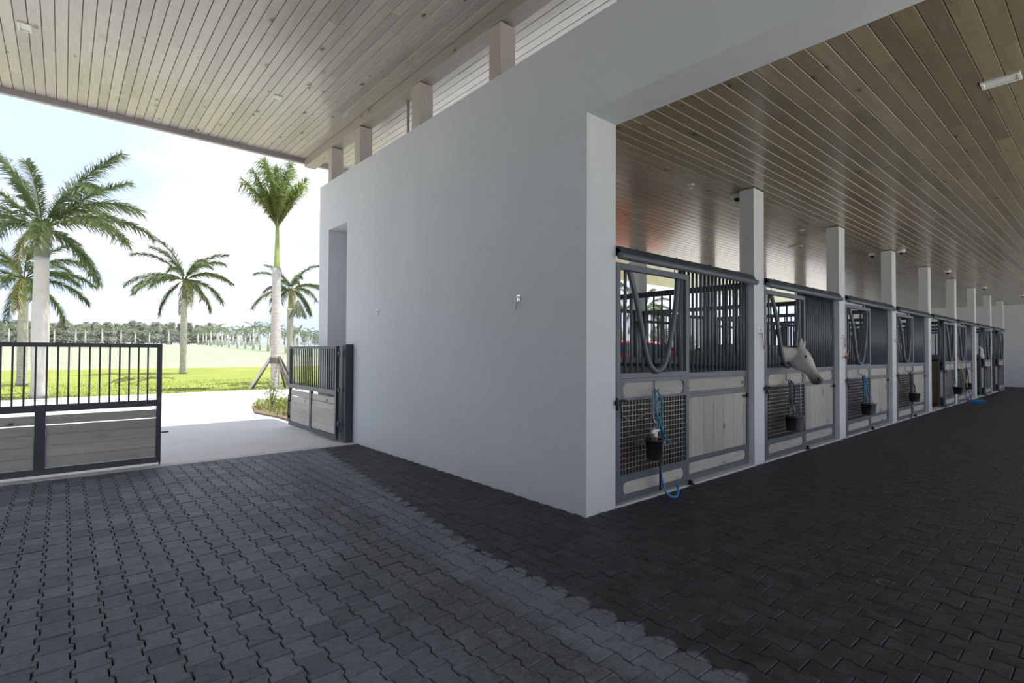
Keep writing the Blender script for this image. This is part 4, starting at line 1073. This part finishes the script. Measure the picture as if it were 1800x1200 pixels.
# ------------------------------------------------------------------ distance
def gz(y): t = min(max((y-50)/80, 0), 1); return -.03+2.6*(t*t*(3-2*t)*.35+t*.65)
FF = [frond_mesh(2.0, 1.1, 1.2, .6, FARL, 12, .55, .10, 81, .02, plume=False), frond_mesh(2.1, .5, 1.4, .9, FARL, 12, .55, .10, 82, .02, plume=False), frond_mesh(1.9, .0, 1.2, .9, FARL, 12, .55, .10, 83, .02, plume=False)]
def far_crown(seed):
    r = random.Random(seed); m = MB()
    for i in range(15):
        me = FF[i % 3]; mt = Matrix.Rotation(i*2.399+r.uniform(-.2, .2), 4, 'Z')@Matrix.Rotation(r.uniform(-.15, .15), 4, 'Y')@Matrix.Scale(r.uniform(.8, 1.1), 4)
        m._add([mt@v.co for v in me.vertices], [tuple(p.vertices) for p in me.polygons])
    return m.mesh('crown', FARL)
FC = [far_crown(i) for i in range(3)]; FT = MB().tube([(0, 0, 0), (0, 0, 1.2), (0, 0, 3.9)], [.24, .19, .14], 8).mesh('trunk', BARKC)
r_ = random.Random(77)
NTH = 'nearest second third fourth fifth sixth seventh eighth ninth tenth eleventh twelfth thirteenth fourteenth fifteenth sixteenth seventeenth'.split()
def far_palm(x, y, label, group, s):
    s *= r_.uniform(.75, .98)
    t = empty('distant_palm', (x, y, gz(y))); tag(t, label, 'palm tree', group)
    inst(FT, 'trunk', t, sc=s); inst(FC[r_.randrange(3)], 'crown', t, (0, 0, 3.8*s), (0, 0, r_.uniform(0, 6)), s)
n = 17
for i in range(n):
    a = i/(n-1); far_palm(19.6+a*5.0+r_.uniform(-.4, .4), 135-63*a**.8, '%s palm from the near end of the palm row right of the field' % NTH[n-1-i], 'royal palms in the row right of the field', r_.uniform(.85, 1.12))
for i in range(14):
    a = i/13; far_palm(24+a*12, 136-45*a, '%s palm from the near end of the rear palm row' % NTH[13-i], 'royal palms in the second row right of the field', r_.uniform(.9, 1.15))
for i in range(15):
    a = i/14; far_palm(-19+a*40+r_.uniform(-.7, .7), 172-33*a, '%s palm from the right, standing before the far tree line' % NTH[14-i].replace('nearest', 'first'), 'royal palms before the far tree line', r_.uniform(.9, 1.15))
def pine_mesh(seed, h_):
    r = random.Random(seed); m = MB()
    for i in range(1500):
        t = r.random()**.8; z = h_*(.12+.88*t); rad = h_*.30*(1-t*.75)*(.6+.6*abs(math.sin(t*9+seed)))*math.sqrt(r.random())
        a = r.uniform(0, 6.28); p = Vector((rad*math.cos(a), rad*math.sin(a), z)); d = Vector((r.gauss(0, 1), r.gauss(0, 1), r.gauss(.6, .7))).normalized()*.42; s_ = d.orthogonal().normalized()*.12
        b = len(m.v); m.v += [tuple(p-s_), tuple(p+s_), tuple(p+d)]; m.f.append((b, b+1, b+2)); m.sm.append(False); m.tn.append(0.)
    return m.mesh('foliage', PINE)
PM = [pine_mesh(i, 6.5) for i in range(5)]; PT = MB().tube([(0, 0, 0), (0, 0, 5)], [.15, .05], 6).mesh('trunk', TIMBER)
def far_tree(x, y, s, label, group):
    t = empty('distant_tree', (x, y, gz(y))); tag(t, label, 'tree', group)
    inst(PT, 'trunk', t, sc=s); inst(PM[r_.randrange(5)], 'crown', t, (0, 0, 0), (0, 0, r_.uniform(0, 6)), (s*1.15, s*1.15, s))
for i in range(80):
    a = i/79; far_tree(-32+a*62+r_.uniform(-1, 1), 212-34*a+r_.uniform(-5, 5), r_.uniform(.88, 1.12), 'feathery grey green tree in the far tree line across the field', 'trees of the far tree line')
for i in range(26):
    a = i/25; far_tree(30+a*36+r_.uniform(-1, 1), 178-10*a+r_.uniform(-4, 4), r_.uniform(.45, .7), 'low tree behind the palm rows at far right of the field', 'low trees behind the palm rows')
for i in range(9):
    far_tree(22+i*7+r_.uniform(-2, 2), 33+r_.uniform(-3, 3)+i*1.5, r_.uniform(.55, .85), 'tree behind the stables seen through the stall bars', 'trees seen through the stalls')
t = empty('rail_fence', (0, 0, 0)); tag(t, 'white post and rail fence beside the distant palm row', 'fence')
A = Vector((21.2, 134, 0)); B = Vector((26.6, 72, 0)); fm = MB().box(-.05, -.05, 0, .05, .05, 1.15).mesh('post', WHITE)
for i in range(26):
    q = A.lerp(B, i/25); inst(fm, 'post', t, (q.x, q.y, gz(q.y)))
for h_ in (.4, .75, 1.08):
    mb = MB()
    for i in range(25):
        a, b = A.lerp(B, i/25), A.lerp(B, (i+1)/25); mb.beam((a.x, a.y, gz(a.y)+h_), (b.x, b.y, gz(b.y)+h_), .04, .10)
    mb.build('rail', WHITE, t)

# ------------------------------------------------------------------ red car behind the stables
t = empty('red_car', (12.6, 9.6, -.006), -.74); t.scale = (1.15,)*3; tag(t, 'red car parked outside behind the first stall', 'car')
def car_body():
    prof = [(-2.3, .35), (-2.32, .75), (-2.25, .98), (-1.75, 1.04), (-1.2, 1.10), (-.75, 1.55), (-.3, 1.70), (.9, 1.70), (1.6, 1.62), (2.15, 1.10), (2.28, .95), (2.3, .4)]
    m = MB(); n = len(prof); cols = [(-.92, .0), (-.88, .0), (-.5, .0), (.5, 0), (.88, 0), (.92, 0)]
    vs = []
    for j, (yy, _) in enumerate(cols):
        for (x_, z_) in prof:
            k = .80 if z_ > 1.2 else (.95 if z_ > .9 else 1.0)
            zz = z_-(.05 if abs(yy) > .8 else 0)-(.03 if abs(yy) > .9 else 0)
            vs.append((x_*(.985 if abs(yy) > .9 else 1), yy*k, zz))
    fs = [(j*n+i, j*n+i+1, (j+1)*n+i+1, (j+1)*n+i) for j in range(len(cols)-1) for i in range(n-1)]
    fs += [tuple(range(n)), tuple((len(cols)-1)*n+i for i in range(n-1, -1, -1))]
    fs += [(j*n, (j+1)*n, (j+1)*n+n-1, j*n+n-1) for j in range(len(cols)-1)]
    m._add(vs, fs); return m
o = bevel(car_body().build('car_body', CARRED, t), .03, 2)
for s_ in (-1, 1):
    for poly in ([(-1.0, 1.12), (-.62, 1.50), (-.05, 1.58), (-.05, 1.12)], [(.03, 1.12), (.03, 1.59), (.85, 1.59), (.85, 1.12)], [(.93, 1.12), (.93, 1.58), (1.45, 1.53), (1.85, 1.12)]):
        m = MB(); y_ = s_*.80; m.prism(poly, y_-.02*s_, y_+.012*s_); m.build('side_window', GLASSM, t)
    for xx in (-1.45, 1.45):
        m = MB(); m.lathe([(.20, -.11), (.33, -.11), (.36, -.08), (.36, .08), (.33, .11), (.20, .11)], (xx, s_*.82, .36), 24, ax='y'); w_ = m.build('wheel', TYRE, t)
        m = MB(); m.lathe([(.0, -.02), (.20, -.02), (.21, .02), (.0, .03)], (xx, s_*.92, .36), 18, ax='y'); m.build('rim', CHROME, w_)
    m = MB(); m.box(-.88, min(s_*.90, s_*1.08), 1.08, -.70, max(s_*.90, s_*1.08), 1.22); bevel(m.build('wing_mirror', CARRED, t), .02)
